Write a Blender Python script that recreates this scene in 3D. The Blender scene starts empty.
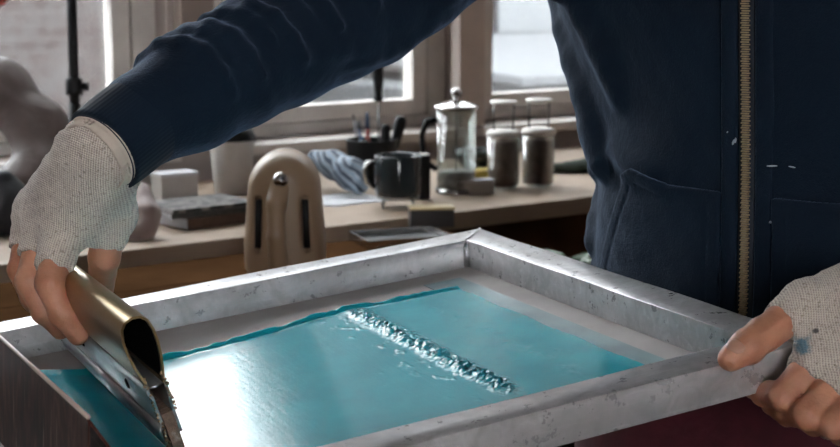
import bpy, bmesh, math, random
import numpy as np
from mathutils import Vector, Matrix, Euler
random.seed(7); np.random.seed(7)
scene = bpy.context.scene
COL = scene.collection
PI = math.pi

# ------------------------------------------------------------------ camera
F_PX = 1500.0
PITCH = math.radians(9.74)
CAM_Z = 1.2
cam_data = bpy.data.cameras.new('camera')
cam = bpy.data.objects.new('camera', cam_data); COL.objects.link(cam)
cam.location = (0, 0, CAM_Z)
cam.rotation_euler = (PI/2 - PITCH, 0, 0)
cam_data.sensor_width = 36.0
cam_data.lens = 36.0*F_PX/840.0
cam_data.clip_start = 0.02
cam_data.dof.use_dof = True
cam_data.dof.focus_distance = 1.06
cam_data.dof.aperture_fstop = 13.0
scene.camera = cam

# ------------------------------------------------------------------ world, light, exposure
world = bpy.data.worlds.new('overcast_sky'); scene.world = world
world.use_nodes = True
wn = world.node_tree; wn.nodes.clear()
wo = wn.nodes.new('ShaderNodeOutputWorld'); wb = wn.nodes.new('ShaderNodeBackground')
wb.inputs['Color'].default_value = (0.92, 0.96, 1.0, 1); wb.inputs['Strength'].default_value = 27.0
wn.links.new(wb.outputs[0], wo.inputs[0])
scene.view_settings.view_transform = 'Standard'
scene.view_settings.look = 'None'
scene.view_settings.gamma = 1.0
scene.view_settings.use_curve_mapping = False
scene.view_settings.exposure = 0.0

# ------------------------------------------------------------------ space helpers
CP, SP = math.cos(PITCH), math.sin(PITCH)
def ray(u, v):
    x, y = (u-420)/F_PX, (v-223.5)/F_PX
    return np.array([x, CP - y*SP, -SP - y*CP])
CAMP = np.array([0, 0, CAM_Z])
def P(u, v, d): return CAMP + ray(u, v)*d          # a point of the room seen in that direction, d metres deep
def on_z(u, v, z):
    r = ray(u, v); return CAMP + r*((z-CAM_Z)/r[2])
# the long wall with the windows (and the table before it) runs at 35 degrees to the picture
WA = np.array([0.817, 0.577, 0]); WN = np.array([-0.577, 0.817, 0])
WALL_Q = 2.40
WROT = math.atan2(0.577, 0.817)
def wall_s(u):
    r = ray(u, 60); k = WALL_Q/float(r@WN); return float((r*k)@WA)
def room(s, q, z): return WA*s + WN*q + np.array([0, 0, z])
# the printing frame: axes x along back rail, y away along the right rail, z up
FX = np.array([0.8946, 0.4361, 0.0976]); FY = np.array([-0.4382, 0.8989, 0.0]); FZ = np.array([-0.0877, -0.0428, 0.9952])
FO = np.array([0.0413, 1.3239, 0.9578])
FM = Matrix(((FX[0], FY[0], FZ[0], FO[0]), (FX[1], FY[1], FZ[1], FO[1]), (FX[2], FY[2], FZ[2], FO[2]), (0, 0, 0, 1)))
def FL(x, y, z): return FO + FX*x + FY*y + FZ*z

# ------------------------------------------------------------------ materials
class NT:
    def __init__(s, name):
        s.m = bpy.data.materials.new(name); s.m.use_nodes = True
        s.t = s.m.node_tree; s.t.nodes.clear()
        s.out = s.t.nodes.new('ShaderNodeOutputMaterial')
    def n(s, typ, **kw):
        nd = s.t.nodes.new(typ)
        for k, v in kw.items():
            if hasattr(nd, k) and not (k in nd.inputs): setattr(nd, k, v)
            else: s.set(nd, k, v)
        return nd
    def set(s, nd, k, v):
        k = int(k[1:]) if (k[0] == 'i' and k[1:].isdigit()) else k.replace('_', ' ')
        sock = nd.inputs[k]
        if isinstance(v, bpy.types.NodeSocket): s.t.links.new(v, sock)
        else:
            if hasattr(sock.default_value, '__len__') and hasattr(v, '__len__') and len(sock.default_value) == 4 and len(v) == 3: v = (*v, 1)
            sock.default_value = v
    def coords(s, scale=(1, 1, 1), rot=(0, 0, 0), kind='Object'):
        tc = s.t.nodes.new('ShaderNodeTexCoord'); mp = s.t.nodes.new('ShaderNodeMapping')
        s.t.links.new(tc.outputs[kind], mp.inputs['Vector'])
        mp.inputs['Scale'].default_value = scale; mp.inputs['Rotation'].default_value = rot
        return mp.outputs[0]
    def noise(s, vec, scale, detail=3, rough=0.5, dist=0.0):
        nd = s.n('ShaderNodeTexNoise'); s.t.links.new(vec, nd.inputs['Vector'])
        nd.inputs['Scale'].default_value = scale; nd.inputs['Detail'].default_value = detail
        nd.inputs['Roughness'].default_value = rough; nd.inputs['Distortion'].default_value = dist
        return nd.outputs['Fac']
    def ramp(s, fac, stops):
        nd = s.n('ShaderNodeValToRGB'); s.t.links.new(fac, nd.inputs[0])
        el = nd.color_ramp.elements
        while len(el) < len(stops): el.new(0.5)
        for e, (p, c) in zip(el, stops):
            e.position = p; e.color = (*c, 1) if len(c) == 3 else c
        return nd.outputs[0]
    def mix(s, fac, a, b):
        nd = s.n('ShaderNodeMix', data_type='RGBA')
        for k, v in ((0, fac), (6, a), (7, b)):
            if isinstance(v, bpy.types.NodeSocket): s.t.links.new(v, nd.inputs[k])
            else: nd.inputs[k].default_value = (*v, 1) if hasattr(v, '__len__') and len(v) == 3 else v
        return nd.outputs[2]
    def math(s, op, a, b=0.0):
        nd = s.n('ShaderNodeMath', operation=op)
        for k, v in ((0, a), (1, b)):
            if isinstance(v, bpy.types.NodeSocket): s.t.links.new(v, nd.inputs[k])
            else: nd.inputs[k].default_value = v
        return nd.outputs[0]
    def bump(s, h, strength=0.3, dist=0.001, normal=None):
        nd = s.n('ShaderNodeBump'); s.t.links.new(h, nd.inputs['Height'])
        nd.inputs['Strength'].default_value = strength; nd.inputs['Distance'].default_value = dist
        if normal is not None: s.t.links.new(normal, nd.inputs['Normal'])
        return nd.outputs[0]
    def principled(s, **kw):
        b = s.n('ShaderNodeBsdfPrincipled')
        for k, v in kw.items(): s.set(b, k, v)
        s.t.links.new(b.outputs[0], s.out.inputs[0]); return b

def plain(name, col, rough=0.6, metal=0.0, var=0.12, scale=30, bump=0.0, **kw):
    t = NT(name); c = t.coords()
    f = t.noise(c, scale, 4)
    lo = tuple(max(0, x*(1-var)) for x in col); hi = tuple(min(1, x*(1+var)) for x in col)
    k = dict(Base_Color=t.ramp(f, [(0.3, lo), (0.7, hi)]), Roughness=rough, Metallic=metal); k.update(kw)
    if bump: k['Normal'] = t.bump(t.noise(c, scale*4, 3), bump, 0.002)
    t.principled(**k); return t.m

def thin_glass(name, tint=(0.85, 0.88, 0.88), dirt=0.12, dirtcol=(0.6, 0.58, 0.55), scale=6, gl=0.06, fac=0.75):
    t = NT(name); c = t.coords()
    tr = t.n('ShaderNodeBsdfTransparent', Color=tint)
    df = t.n('ShaderNodeBsdfTranslucent', Color=dirtcol)
    d2 = t.n('ShaderNodeBsdfDiffuse', Color=dirtcol)
    ma = t.n('ShaderNodeMixShader'); t.t.links.new(df.outputs[0], ma.inputs[1]); t.t.links.new(d2.outputs[0], ma.inputs[2])
    f = t.noise(c, scale, 5, 0.6)
    fr = t.n('ShaderNodeMapRange'); t.t.links.new(f, fr.inputs[0])
    fr.inputs[1].default_value = 0.35; fr.inputs[2].default_value = 0.75; fr.inputs[3].default_value = dirt*0.4; fr.inputs[4].default_value = dirt*1.8
    m1 = t.n('ShaderNodeMixShader'); t.t.links.new(fr.outputs[0], m1.inputs[0]); t.t.links.new(tr.outputs[0], m1.inputs[1]); t.t.links.new(ma.outputs[0], m1.inputs[2])
    g = t.n('ShaderNodeBsdfGlossy', Color=(1, 1, 1), Roughness=0.03)
    lw = t.n('ShaderNodeLayerWeight', Blend=0.35)
    mu = t.math('MULTIPLY', lw.outputs['Facing'], fac); ad = t.math('ADD', mu, gl)
    m2 = t.n('ShaderNodeMixShader'); t.t.links.new(ad, m2.inputs[0]); t.t.links.new(m1.outputs[0], m2.inputs[1]); t.t.links.new(g.outputs[0], m2.inputs[2])
    t.t.links.new(m2.outputs[0], t.out.inputs[0]); return t.m

def mat_aluminium():
    t = NT('worn_aluminium'); c = t.coords()
    f1 = t.noise(c, 14, 6, 0.65, 0.6); f2 = t.noise(c, 70, 5, 0.7)
    f3 = t.noise(t.coords((18, 160, 160)), 1.0, 4, 0.6); f4 = t.noise(t.coords((160, 18, 160)), 1.0, 4, 0.6)
    base = t.ramp(f1, [(0.3, (0.36, 0.348, 0.354)), (0.5, (0.54, 0.525, 0.535)), (0.7, (0.70, 0.69, 0.70))])
    base = t.mix(t.ramp(f2, [(0.58, (0, 0, 0)), (0.78, (0.16, 0.16, 0.16))]), base, (0.24, 0.25, 0.255))
    base = t.mix(t.ramp(f3, [(0.55, (0, 0, 0)), (0.72, (0.5, 0.5, 0.5))]), base, (0.85, 0.85, 0.85))
    smear = t.noise(c, 36, 5, 0.65, 1.2); smear2 = t.noise(t.coords((1, 1, 3)), 7, 4, 0.6, 0.5)
    base = t.mix(t.ramp(smear, [(0.42, (0, 0, 0)), (0.66, (0.55, 0.55, 0.55))]), base, (0.27, 0.262, 0.268))
    base = t.mix(t.ramp(smear2, [(0.45, (0, 0, 0)), (0.7, (0.5, 0.5, 0.5))]), base, (0.36, 0.35, 0.345))
    teal = t.noise(t.coords((9, 9, 30)), 1.0, 5, 0.6)
    base = t.mix(t.ramp(teal, [(0.58, (0, 0, 0)), (0.75, (0.4, 0.4, 0.4))]), base, (0.24, 0.33, 0.33))
    rr = t.ramp(f2, [(0.3, (0.24, 0.24, 0.24)), (0.7, (0.40, 0.40, 0.40))])
    h = t.math('ADD', f2, t.math('ADD', f3, f4))
    mm = t.ramp(f1, [(0.35, (0.35, 0.35, 0.35)), (0.6, (0.6, 0.6, 0.6))])
    t.principled(Base_Color=base, Metallic=mm, Roughness=rr, Normal=t.bump(h, 0.10, 0.0008)); return t.m

def mat_ink():
    t = NT('teal_ink'); c = t.coords()
    st = t.noise(t.coords((260, 26, 60)), 1.0, 4, 0.6)
    fine = t.noise(c, 420, 3, 0.6); blob = t.noise(c, 26, 4, 0.55)
    base = t.ramp(blob, [(0.3, (0.004, 0.275, 0.345)), (0.7, (0.008, 0.345, 0.42))])
    h = t.math('ADD', t.math('MULTIPLY', st, 1.0), t.math('MULTIPLY', fine, 0.55))
    t.principled(Base_Color=base, Roughness=0.19, IOR=1.5, Specular_IOR_Level=0.2, Normal=t.bump(h, 0.10, 0.0009)); return t.m

def mat_knit(name, across, stain=None, edge=None):
    """across: unit vector across the knitted ribs, world space"""
    t = NT(name); tc = t.n('ShaderNodeTexCoord'); o = tc.outputs['Object']
    d1 = t.n('ShaderNodeVectorMath', operation='DOT_PRODUCT'); t.t.links.new(o, d1.inputs[0]); d1.inputs[1].default_value = across[0]
    d2 = t.n('ShaderNodeVectorMath', operation='DOT_PRODUCT'); t.t.links.new(o, d2.inputs[0]); d2.inputs[1].default_value = across[1]
    wob = t.noise(o, 60, 2)
    a = t.math('ADD', t.math('MULTIPLY', d1.outputs['Value'], 2*PI/0.0017), t.math('MULTIPLY', wob, 4.0))
    b = t.math('ADD', t.math('MULTIPLY', d2.outputs['Value'], 2*PI/0.0015), t.math('MULTIPLY', wob, 3.0))
    sa = t.math('SINE', a); sb = t.math('SINE', b)
    fine = t.noise(o, 900, 3, 0.7); big = t.noise(o, 28, 4, 0.6); sp = t.noise(o, 420, 2, 0.6)
    h = t.math('ADD', t.math('ADD', t.math('MULTIPLY', sa, 0.5), t.math('MULTIPLY', sb, 0.3)), t.math('MULTIPLY', fine, 1.6))
    base = t.ramp(big, [(0.3, (0.54, 0.455, 0.39)), (0.7, (0.72, 0.63, 0.545))])
    base = t.mix(t.ramp(sp, [(0.57, (0, 0, 0)), (0.70, (0.75, 0.75, 0.75))]), base, (0.22, 0.165, 0.13))
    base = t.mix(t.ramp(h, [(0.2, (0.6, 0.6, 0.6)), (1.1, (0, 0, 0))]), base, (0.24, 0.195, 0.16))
    for (p, r, colr) in (stain or []):
        ds = t.n('ShaderNodeVectorMath', operation='DISTANCE'); t.t.links.new(o, ds.inputs[0]); ds.inputs[1].default_value = tuple(p)
        e = t.math('ADD', t.math('DIVIDE', ds.outputs['Value'], r), t.math('MULTIPLY', t.noise(o, 150, 4, 0.7), 0.9))
        base = t.mix(t.ramp(e, [(0.75, (0.85, 0.85, 0.85)), (1.15, (0, 0, 0))]), base, colr)
    t.principled(Base_Color=base, Roughness=0.95, Specular_IOR_Level=0.15, Sheen_Weight=0.3, Normal=t.bump(h, 0.6, 0.0008)); return t.m

def mat_skin():
    t = NT('skin'); c = t.coords()
    f = t.noise(c, 45, 4); g = t.noise(c, 420, 4, 0.6)
    base = t.ramp(f, [(0.3, (0.38, 0.155, 0.088)), (0.7, (0.56, 0.265, 0.165))])
    t.principled(Base_Color=base, Roughness=0.5, Subsurface_Weight=0.12, Subsurface_Radius=(0.006, 0.002, 0.001), Subsurface_Scale=0.5,
                 Normal=t.bump(t.math('ADD', g, t.math('MULTIPLY', t.noise(c, 160, 3), 1.5)), 0.35, 0.0012)); return t.m

def mat_navy(name='navy_sweatshirt', rib=None):
    t = NT(name); tc = t.n('ShaderNodeTexCoord'); o = tc.outputs['Object']
    f = t.noise(o, 12, 4); g = t.noise(o, 700, 3, 0.7); cr = t.noise(o, 34, 5, 0.6)
    base = t.ramp(f, [(0.3, (0.0030, 0.0084, 0.0178)), (0.7, (0.0045, 0.0122, 0.025))])
    sp = t.n('ShaderNodeTexVoronoi', Scale=16.0); t.t.links.new(o, sp.inputs['Vector'])
    e = t.math('ADD', t.math('MULTIPLY', sp.outputs['Distance'], 16.0*0.9), t.math('MULTIPLY', t.noise(o, 260, 3), 1.6))
    h = g
    if rib is not None:
        d1 = t.n('ShaderNodeVectorMath', operation='DOT_PRODUCT'); t.t.links.new(o, d1.inputs[0]); d1.inputs[1].default_value = tuple(rib)
        h = t.math('ADD', t.math('SINE', t.math('MULTIPLY', d1.outputs['Value'], 2*PI/0.0024)), g)
        t.principled(Base_Color=base, Roughness=0.92, Specular_IOR_Level=0.2, Sheen_Weight=0.06, Normal=t.bump(h, 0.22, 0.0005))
    else:
        base = t.mix(t.ramp(g, [(0.70, (0, 0, 0)), (0.80, (0.25, 0.25, 0.25))]), base, (0.10, 0.13, 0.18))
        hh = t.math('ADD', t.math('MULTIPLY', g, 0.5), t.math('MULTIPLY', cr, 2.0))
        t.principled(Base_Color=base, Roughness=0.9, Specular_IOR_Level=0.2, Sheen_Weight=0.22, Sheen_Roughness=0.35, Sheen_Tint=(0.45, 0.65, 1.0), Normal=t.bump(hh, 0.5, 0.003))
    return t.m

MAT = {}
MAT['alu'] = mat_aluminium()
MAT['ink'] = mat_ink()
MAT['skin'] = mat_skin()
MAT['navy'] = mat_navy()

# ------------------------------------------------------------------ object helpers
def link(name, me, mat=None, parent=None, smooth=True, world=True):
    o = bpy.data.objects.new(name, me); COL.objects.link(o)
    if mat is not None: me.materials.append(mat)
    if smooth: me.polygons.foreach_set('use_smooth', [True]*len(me.polygons))
    if parent is not None:
        o.parent = parent
        if world: o.matrix_parent_inverse = MATW[parent.name].inverted()
    MATW[o.name] = MATW[parent.name].copy() if (parent is not None and not world) else Matrix.Identity(4)
    return o
MATW = {}
def thing(name, label, cat, mw=None, group=None, kind=None):
    o = bpy.data.objects.new(name, None); COL.objects.link(o); o.empty_display_size = 0.05
    if mw is not None: o.matrix_world = mw
    MATW[o.name] = mw.copy() if mw is not None else Matrix.Identity(4)
    tag(o, label, cat, group, kind); return o
def tag(o, label=None, cat=None, group=None, kind=None):
    if label: o['label'] = label
    if cat: o['category'] = cat
    if group: o['group'] = group
    if kind: o['kind'] = kind
    return o
def mw_at(p, rz=0.0): return Matrix.Translation(Vector(p)) @ Matrix.Rotation(rz, 4, 'Z')
def me_from(bm, name='m'):
    me = bpy.data.meshes.new(name); bm.to_mesh(me); bm.free(); return me
def me_data(v, f, name='m'):
    me = bpy.data.meshes.new(name); me.from_pydata([tuple(x) for x in v], [], [tuple(x) for x in f]); me.update(); return me
def box_me(x0, x1, y0, y1, z0, z1, bevel=0.0, seg=2):
    bm = bmesh.new(); bmesh.ops.create_cube(bm, size=1)
    for v in bm.verts: v.co = Vector(((x0+x1)/2+v.co.x*(x1-x0), (y0+y1)/2+v.co.y*(y1-y0), (z0+z1)/2+v.co.z*(z1-z0)))
    if bevel: bmesh.ops.bevel(bm, geom=bm.edges[:], offset=bevel, segments=seg, affect='EDGES', profile=0.7)
    return me_from(bm)
def lathe_me(prof, n=32, cap=True):
    v = []; f = []
    for r, z in prof:
        for k in range(n): a = 2*PI*k/n; v.append((r*math.cos(a), r*math.sin(a), z))
    for i in range(len(prof)-1):
        for k in range(n):
            k2 = (k+1) % n; f.append((i*n+k, i*n+k2, (i+1)*n+k2, (i+1)*n+k))
    if cap:
        if prof[0][0] > 1e-5: f.append(tuple(reversed(range(n))))
        if prof[-1][0] > 1e-5: f.append(tuple((len(prof)-1)*n+k for k in range(n)))
    return me_data(v, f)
def tube_me(pts, r, n=10, closed=False):
    pts = [Vector(p) for p in pts]; m = len(pts); v = []; f = []; up = None
    rs = r if hasattr(r, '__len__') else [r]*m
    for i, p in enumerate(pts):
        a = pts[i-1] if (i > 0 or closed) else p; b = pts[(i+1) % m] if (i < m-1 or closed) else p
        t = (b-a).normalized()
        if up is None: up = t.orthogonal().normalized()
        up = (up - t*up.dot(t)).normalized(); s = t.cross(up)
        for k in range(n):
            q = 2*PI*k/n; v.append(p + (up*math.cos(q)+s*math.sin(q))*rs[i])
    L = m if closed else m-1
    for i in range(L):
        for k in range(n):
            k2 = (k+1) % n; j = (i+1) % m; f.append((i*n+k, i*n+k2, j*n+k2, j*n+k))
    if not closed: f.append(tuple(reversed(range(n)))); f.append(tuple((m-1)*n+k for k in range(n)))
    return me_data(v, f)
def prism_me(poly, y0, y1):
    """closed polygon in (x, z) swept along y"""
    n = len(poly); v = [(x, y0, z) for x, z in poly] + [(x, y1, z) for x, z in poly]
    f = [(i, (i+1) % n, n+(i+1) % n, n+i) for i in range(n)] + [tuple(reversed(range(n))), tuple(range(n, 2*n))]
    me = me_data(v, f); fix(me); return me
def fix(me):
    bm = bmesh.new(); bm.from_mesh(me); bmesh.ops.recalc_face_normals(bm, faces=bm.faces[:]); bm.to_mesh(me); bm.free()
def join_me(mes):
    bm = bmesh.new()
    for m in mes: bm.from_mesh(m)
    return me_from(bm)
def xf(me, m): me.transform(m); return me
def auto_smooth(o, ang=35):
    me = o.data; bm = bmesh.new(); bm.from_mesh(me)
    for e in bm.edges:
        if len(e.link_faces) == 2 and e.calc_face_angle(0) > math.radians(ang): e.smooth = False
    bm.to_mesh(me); bm.free(); return o

# ------------------------------------------------------------------ signed distance modelling
def sd_cap(p, a, b, r1, r2=None):
    if r2 is None: r2 = r1
    a = np.asarray(a, float); b = np.asarray(b, float); ba = b-a; pa = p-a
    h = np.clip(pa@ba/(ba@ba+1e-12), 0, 1)
    return np.linalg.norm(pa-h[:, None]*ba, axis=1) - (r1+(r2-r1)*h)
def smin(a, b, k):
    h = np.maximum(k-np.abs(a-b), 0)/k
    return np.minimum(a, b) - h*h*k*0.25
def smax(a, b, k): return -smin(-a, -b, k)
def sd_chain(p, pts, rs, k=0.004):
    d = None
    for i in range(len(pts)-1):
        c = sd_cap(p, pts[i], pts[i+1], rs[i], rs[i+1]); d = c if d is None else smin(d, c, k)
    return d
def vnoise(p, s, seed=0):
    """cheap smooth noise from summed sines"""
    r = np.random.RandomState(seed); o = np.zeros(len(p))
    for i in range(5):
        w = r.normal(size=3); w /= np.linalg.norm(w); o += np.sin(p@(w*s*(0.7+0.25*i))+r.rand()*6.28)
    return o/3.0
def polygonise(fn, lo, hi, vox, B=4, margin=0.0):
    lo = np.asarray(lo, float); nb = np.ceil((np.asarray(hi)-lo)/(vox*B)).astype(int)+1
    g = np.stack(np.meshgrid(*[np.arange(k) for k in nb], indexing='ij'), -1).reshape(-1, 3)
    cen = lo + (g*B + (B-1)/2)*vox
    cv = fn(cen)
    act = np.abs(cv) < B*vox*1.25 + margin
    n = nb*B
    Fv = np.repeat(np.repeat(np.repeat(np.where(cv.reshape(nb) > 0, 1.0, -1.0), B, 0), B, 1), B, 2)
    ga = g[act]
    off = np.stack(np.meshgrid(*[np.arange(B)]*3, indexing='ij'), -1).reshape(-1, 3)
    idx = (ga[:, None, :]*B + off[None]).reshape(-1, 3)
    for s in range(0, len(idx), 400000):
        ii = idx[s:s+400000]; Fv[ii[:, 0], ii[:, 1], ii[:, 2]] = fn(lo+ii*vox)
    # surface nets
    S = Fv < 0
    c = [S[i:n[0]-1+i, j:n[1]-1+j, k:n[2]-1+k] for i in (0, 1) for j in (0, 1) for k in (0, 1)]
    cnt = sum(x.astype(np.int8) for x in c); mixed = (cnt > 0) & (cnt < 8)
    ci = np.argwhere(mixed); vid = -np.ones(mixed.shape, int); vid[mixed] = np.arange(len(ci))
    acc = np.zeros((len(ci), 3)); w = np.zeros(len(ci))
    cor = [(i, j, k) for i in (0, 1) for j in (0, 1) for k in (0, 1)]
    val = {q: Fv[ci[:, 0]+q[0], ci[:, 1]+q[1], ci[:, 2]+q[2]] for q in cor}
    for q in cor:
        for ax in range(3):
            if q[ax] == 0:
                q2 = list(q); q2[ax] = 1; q2 = tuple(q2)
                a, b = val[q], val[q2]; m = (a < 0) != (b < 0)
                t = np.where(m, a/np.where(m, a-b, 1), 0)
                pt = np.array(q, float)[None]+np.zeros((len(ci), 3)); pt[:, ax] += t
                acc += pt*m[:, None]; w += m
    V = lo + (ci + acc/w[:, None])*vox
    Q = []
    for ax in range(3):
        o1, o2 = [(1, 2), (2, 0), (0, 1)][ax]
        sl0 = [slice(1, None)]*3; sl1 = [slice(1, None)]*3
        sl0 = [slice(0, n[i]-1) for i in range(3)]; sl1 = list(sl0); sl1[ax] = slice(1, n[ax])
        A = S[tuple(sl0)]; Bm = S[tuple(sl1)]
        e = np.argwhere(A != Bm)
        e = e[(e[:, o1] > 0) & (e[:, o2] > 0)]
        d1 = np.zeros(3, int); d1[o1] = 1; d2 = np.zeros(3, int); d2[o2] = 1
        q = [vid[tuple((e-x).T)] for x in (d1+d2, d2, 0*d1, d1)]
        q = np.stack(q, 1); ins = A[tuple(e.T)]
        q[~ins] = q[~ins][:, ::-1]
        Q.append(q[(q >= 0).all(1)])
    Q = np.concatenate(Q)
    me = bpy.data.meshes.new('sdf')
    me.vertices.add(len(V)); me.vertices.foreach_set('co', V.astype(np.float32).ravel())
    me.loops.add(len(Q)*4); me.loops.foreach_set('vertex_index', Q.astype(np.int32).ravel())
    me.polygons.add(len(Q)); me.polygons.foreach_set('loop_start', np.arange(0, len(Q)*4, 4, dtype=np.int32))
    me.update(calc_edges=True); me.validate(); return me
def bounds(pts, pad): pts = np.array(pts); return pts.min(0)-pad, pts.max(0)+pad

# ================================================================== THE ROOM
MAT['wall'] = plain('wall_plaster', (0.42, 0.355, 0.325), 0.85, var=0.1, scale=6, bump=0.1)
MAT['floor'] = plain('floor_boards', (0.10, 0.07, 0.05), 0.6, var=0.3, scale=5)
MAT['ceil'] = plain('ceiling_paint', (0.30, 0.285, 0.27), 0.9, var=0.05)
MAT['wframe'] = plain('window_paint', (0.60, 0.555, 0.52), 0.5, var=0.12, scale=14, bump=0.15)
MAT['pillar'] = plain('pillar_paint', (0.24, 0.185, 0.16), 0.7, var=0.1, scale=10)
MAT['glass'] = thin_glass('dusty_window_glass', (0.80, 0.81, 0.81), 0.010, (0.55, 0.48, 0.46), 7, 0.03)
RM = Matrix(((WA[0], WN[0], 0, 0), (WA[1], WN[1], 0, 0), (0, 0, 1, 0), (0, 0, 0, 1)))   # room axes s, q, z
def rbox(s0, s1, q0, q1, z0, z1, bevel=0.0): return xf(box_me(s0, s1, q0, q1, z0, z1, bevel), RM)
def struct(name, me, mat, parent=None, smooth=False):
    o = link(name, me, mat, parent, smooth)
    if parent is None: o['kind'] = 'structure'
    return o
S0, S1, QR, HC = -2.7, 3.4, -2.6, 2.9
struct('floor', rbox(S0, S1, QR, WALL_Q+0.2, -0.1, 0.0), MAT['floor'])
struct('ceiling', rbox(S0, S1, QR, WALL_Q+0.2, HC, HC+0.1), MAT['ceil'])
struct('wall_left', rbox(S0-0.15, S0, QR, WALL_Q+0.2, 0, HC), MAT['wall'])
struct('wall_right', rbox(S1, S1+0.15, QR, WALL_Q+0.2, 0, HC), MAT['wall'])
WT = 0.09
ZB, ZT = 0.885, 2.45
w1 = (wall_s(-330), wall_s(168)); w2 = (wall_s(214), wall_s(459)); w3 = (wall_s(468), wall_s(800))
wall_parts = [rbox(S0, S1, WALL_Q, WALL_Q+WT, 0, ZB), rbox(S0, S1, WALL_Q, WALL_Q+WT, ZT, HC),
              rbox(S0, w1[0], WALL_Q, WALL_Q+WT, ZB, ZT), rbox(w1[1], w2[0], WALL_Q, WALL_Q+WT, ZB, ZT),
              rbox(w2[1], w3[0], WALL_Q, WALL_Q+WT, ZB, ZT), rbox(w3[1], S1, WALL_Q, WALL_Q+WT, ZB, ZT)]
struct('wall_back', join_me(wall_parts), MAT['wall'])
struct('trim_1', rbox(w1[1]+0.012, w2[0]-0.012, WALL_Q-0.03, WALL_Q-0.0005, ZB, ZT, 0.004), MAT['pillar'])
struct('trim_2', rbox(w2[1]-0.02, w3[0]+0.02, WALL_Q-0.03, WALL_Q-0.0005, ZB, ZT, 0.004), plain('post_paint', (0.52, 0.44, 0.40), 0.6, scale=12))
def window(n, s0, s1, mull):
    root = thing('window_%d' % n, None, None, kind='structure')
    q0, q1 = WALL_Q+0.045, WALL_Q+0.082
    fr = 0.045
    ms = [rbox(s0, s0+fr, q0, q1, ZB, 1.23, 0.004), rbox(s1-fr, s1, q0, q1, ZB, 1.23, 0.004), rbox(s0, s0+0.014, q0, q1, 1.23, ZT, 0.003), rbox(s1-0.014, s1, q0, q1, 1.23, ZT, 0.003), rbox(s0, s1, q0, q1, ZB, ZB+0.022, 0.004), rbox(s0, s1, q0, q1, ZT-fr, ZT, 0.004)]
    k0 = q0+0.0215                       # the stop the casement closes against
    ms += [rbox(s0, s0+fr+0.018, k0, q1-0.002, ZB, 1.22), rbox(s1-fr-0.018, s1, k0, q1-0.002, ZB, 1.22), rbox(s0, s1, k0, q1-0.002, ZB, ZB+0.036), rbox(s0+fr, s1-fr, k0, q1-0.002, 1.19, 1.22)]
    struct('window_frame', join_me(ms), MAT['wframe'], root)
    ztr = 1.20; sl = 0.014  # unseen slim-framed upper panes, added to widen the sky's reflection in the ink
    struct('added_transom', rbox(s0+fr, s1-fr, q0, q1, ztr, ztr+0.03, 0.004), MAT['wframe'], root)
    struct('added_upper_pane', rbox(s0+sl-0.002, s1-sl+0.002, q0+0.012, q0+0.016, ztr+0.028, ZT-fr+0.002), MAT['glass'], root)
    edges = [s0+fr+0.006] + [m for m in mull] + [s1-fr-0.006]
    for a, b in zip(edges[:-1], edges[1:]):
        a += 0.004; b -= 0.004; w = 0.034; z0 = ZB+0.026; z1 = 1.196
        ms = [rbox(a, a+w, q0-0.012, q0+0.020, z0, z1, 0.005), rbox(b-w, b, q0-0.012, q0+0.020, z0, z1, 0.005), rbox(a+w, b-w, q0-0.012, q0+0.020, z0, z0+0.03, 0.005), rbox(a+w, b-w, q0-0.012, q0+0.020, z1-0.05, z1, 0.005)]
        struct('sash', join_me(ms), MAT['wframe'], root)
        struct('pane', rbox(a+w-0.002, b-w+0.002, q0+0.012, q0+0.016, z0+0.028, z1-0.048), MAT['glass'], root)
    struct('window_sill', rbox(s0+0.002, s1-0.002, WALL_Q-0.05, q0-0.003, ZB-0.02, ZB-0.001, 0.004), MAT['wframe'], root)
    return root
window(1, *w1, []); window(2, *w2, []); window(3, *w3, [])
# the wall behind the camera, with an opening added for fill light
rw = [rbox(S0, S1, QR-0.2, QR, 0, 0.9), rbox(S0, S1, QR-0.2, QR, 2.5, HC), rbox(S0, -1.5, QR-0.2, QR, 0.9, 2.5), rbox(-0.72, S1, QR-0.2, QR, 0.9, 2.5)]
struct('wall_front', join_me(rw), MAT['wall'])

# ---- outside
MAT['snow'] = plain('snow', (0.055, 0.058, 0.062), 0.8, var=0.05, scale=2)
struct('snowy_ground', rbox(-30, 40, WALL_Q+0.3, 60, -0.6, -0.5), MAT['snow'])
def mat_brick():
    t = NT('old_brick'); c = t.coords((1, 1, 1))
    b = t.n('ShaderNodeTexBrick', Scale=3.0, Color1=(0.0135, 0.0075, 0.0066), Color2=(0.018, 0.0112, 0.0098), Mortar=(0.032, 0.028, 0.026)); t.t.links.new(t.coords((1, 1, 1), (PI/2, 0, 0)), b.inputs['Vector'])
    f = t.noise(c, 4.5, 5, 0.65)
    base = t.mix(t.ramp(f, [(0.44, (0, 0, 0)), (0.60, (0.9, 0.9, 0.9))]), b.outputs[0], (0.030, 0.0265, 0.0255))
    t.principled(Base_Color=base, Roughness=0.9); return t.m
MAT['brick'] = mat_brick()
yard = thing('yard_building', 'low weathered brick building across the snowy yard outside the left window', 'building', RM @ Matrix.Translation((0, 0, -0.5)))
def lbox(name, x0, x1, y0, y1, z0, z1, mat, parent, bevel=0.0): return link(name, box_me(x0, x1, y0, y1, z0, z1, bevel), mat, parent, False, world=False)
lbox('wall', -9, 5.6, 9.1, 10.5, 0, 2.7, MAT['brick'], yard)
lbox('roof', -9.3, 5.8, 8.95, 10.65, 2.72, 2.85, MAT['snow'], yard)
for i, x in enumerate((-5.5, -2.8, 0.2)):
    w_ = lbox('window', x, x+0.9, 9.04, 9.09, 1.0, 2.1, plain('far_window_%d' % i, (0.05, 0.055, 0.06), 0.3), yard)
shed = thing('garden_shed', 'grey blue shed with a snow covered roof outside the right window', 'shed', RM @ Matrix.Translation((0, 0, -0.5)))
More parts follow.
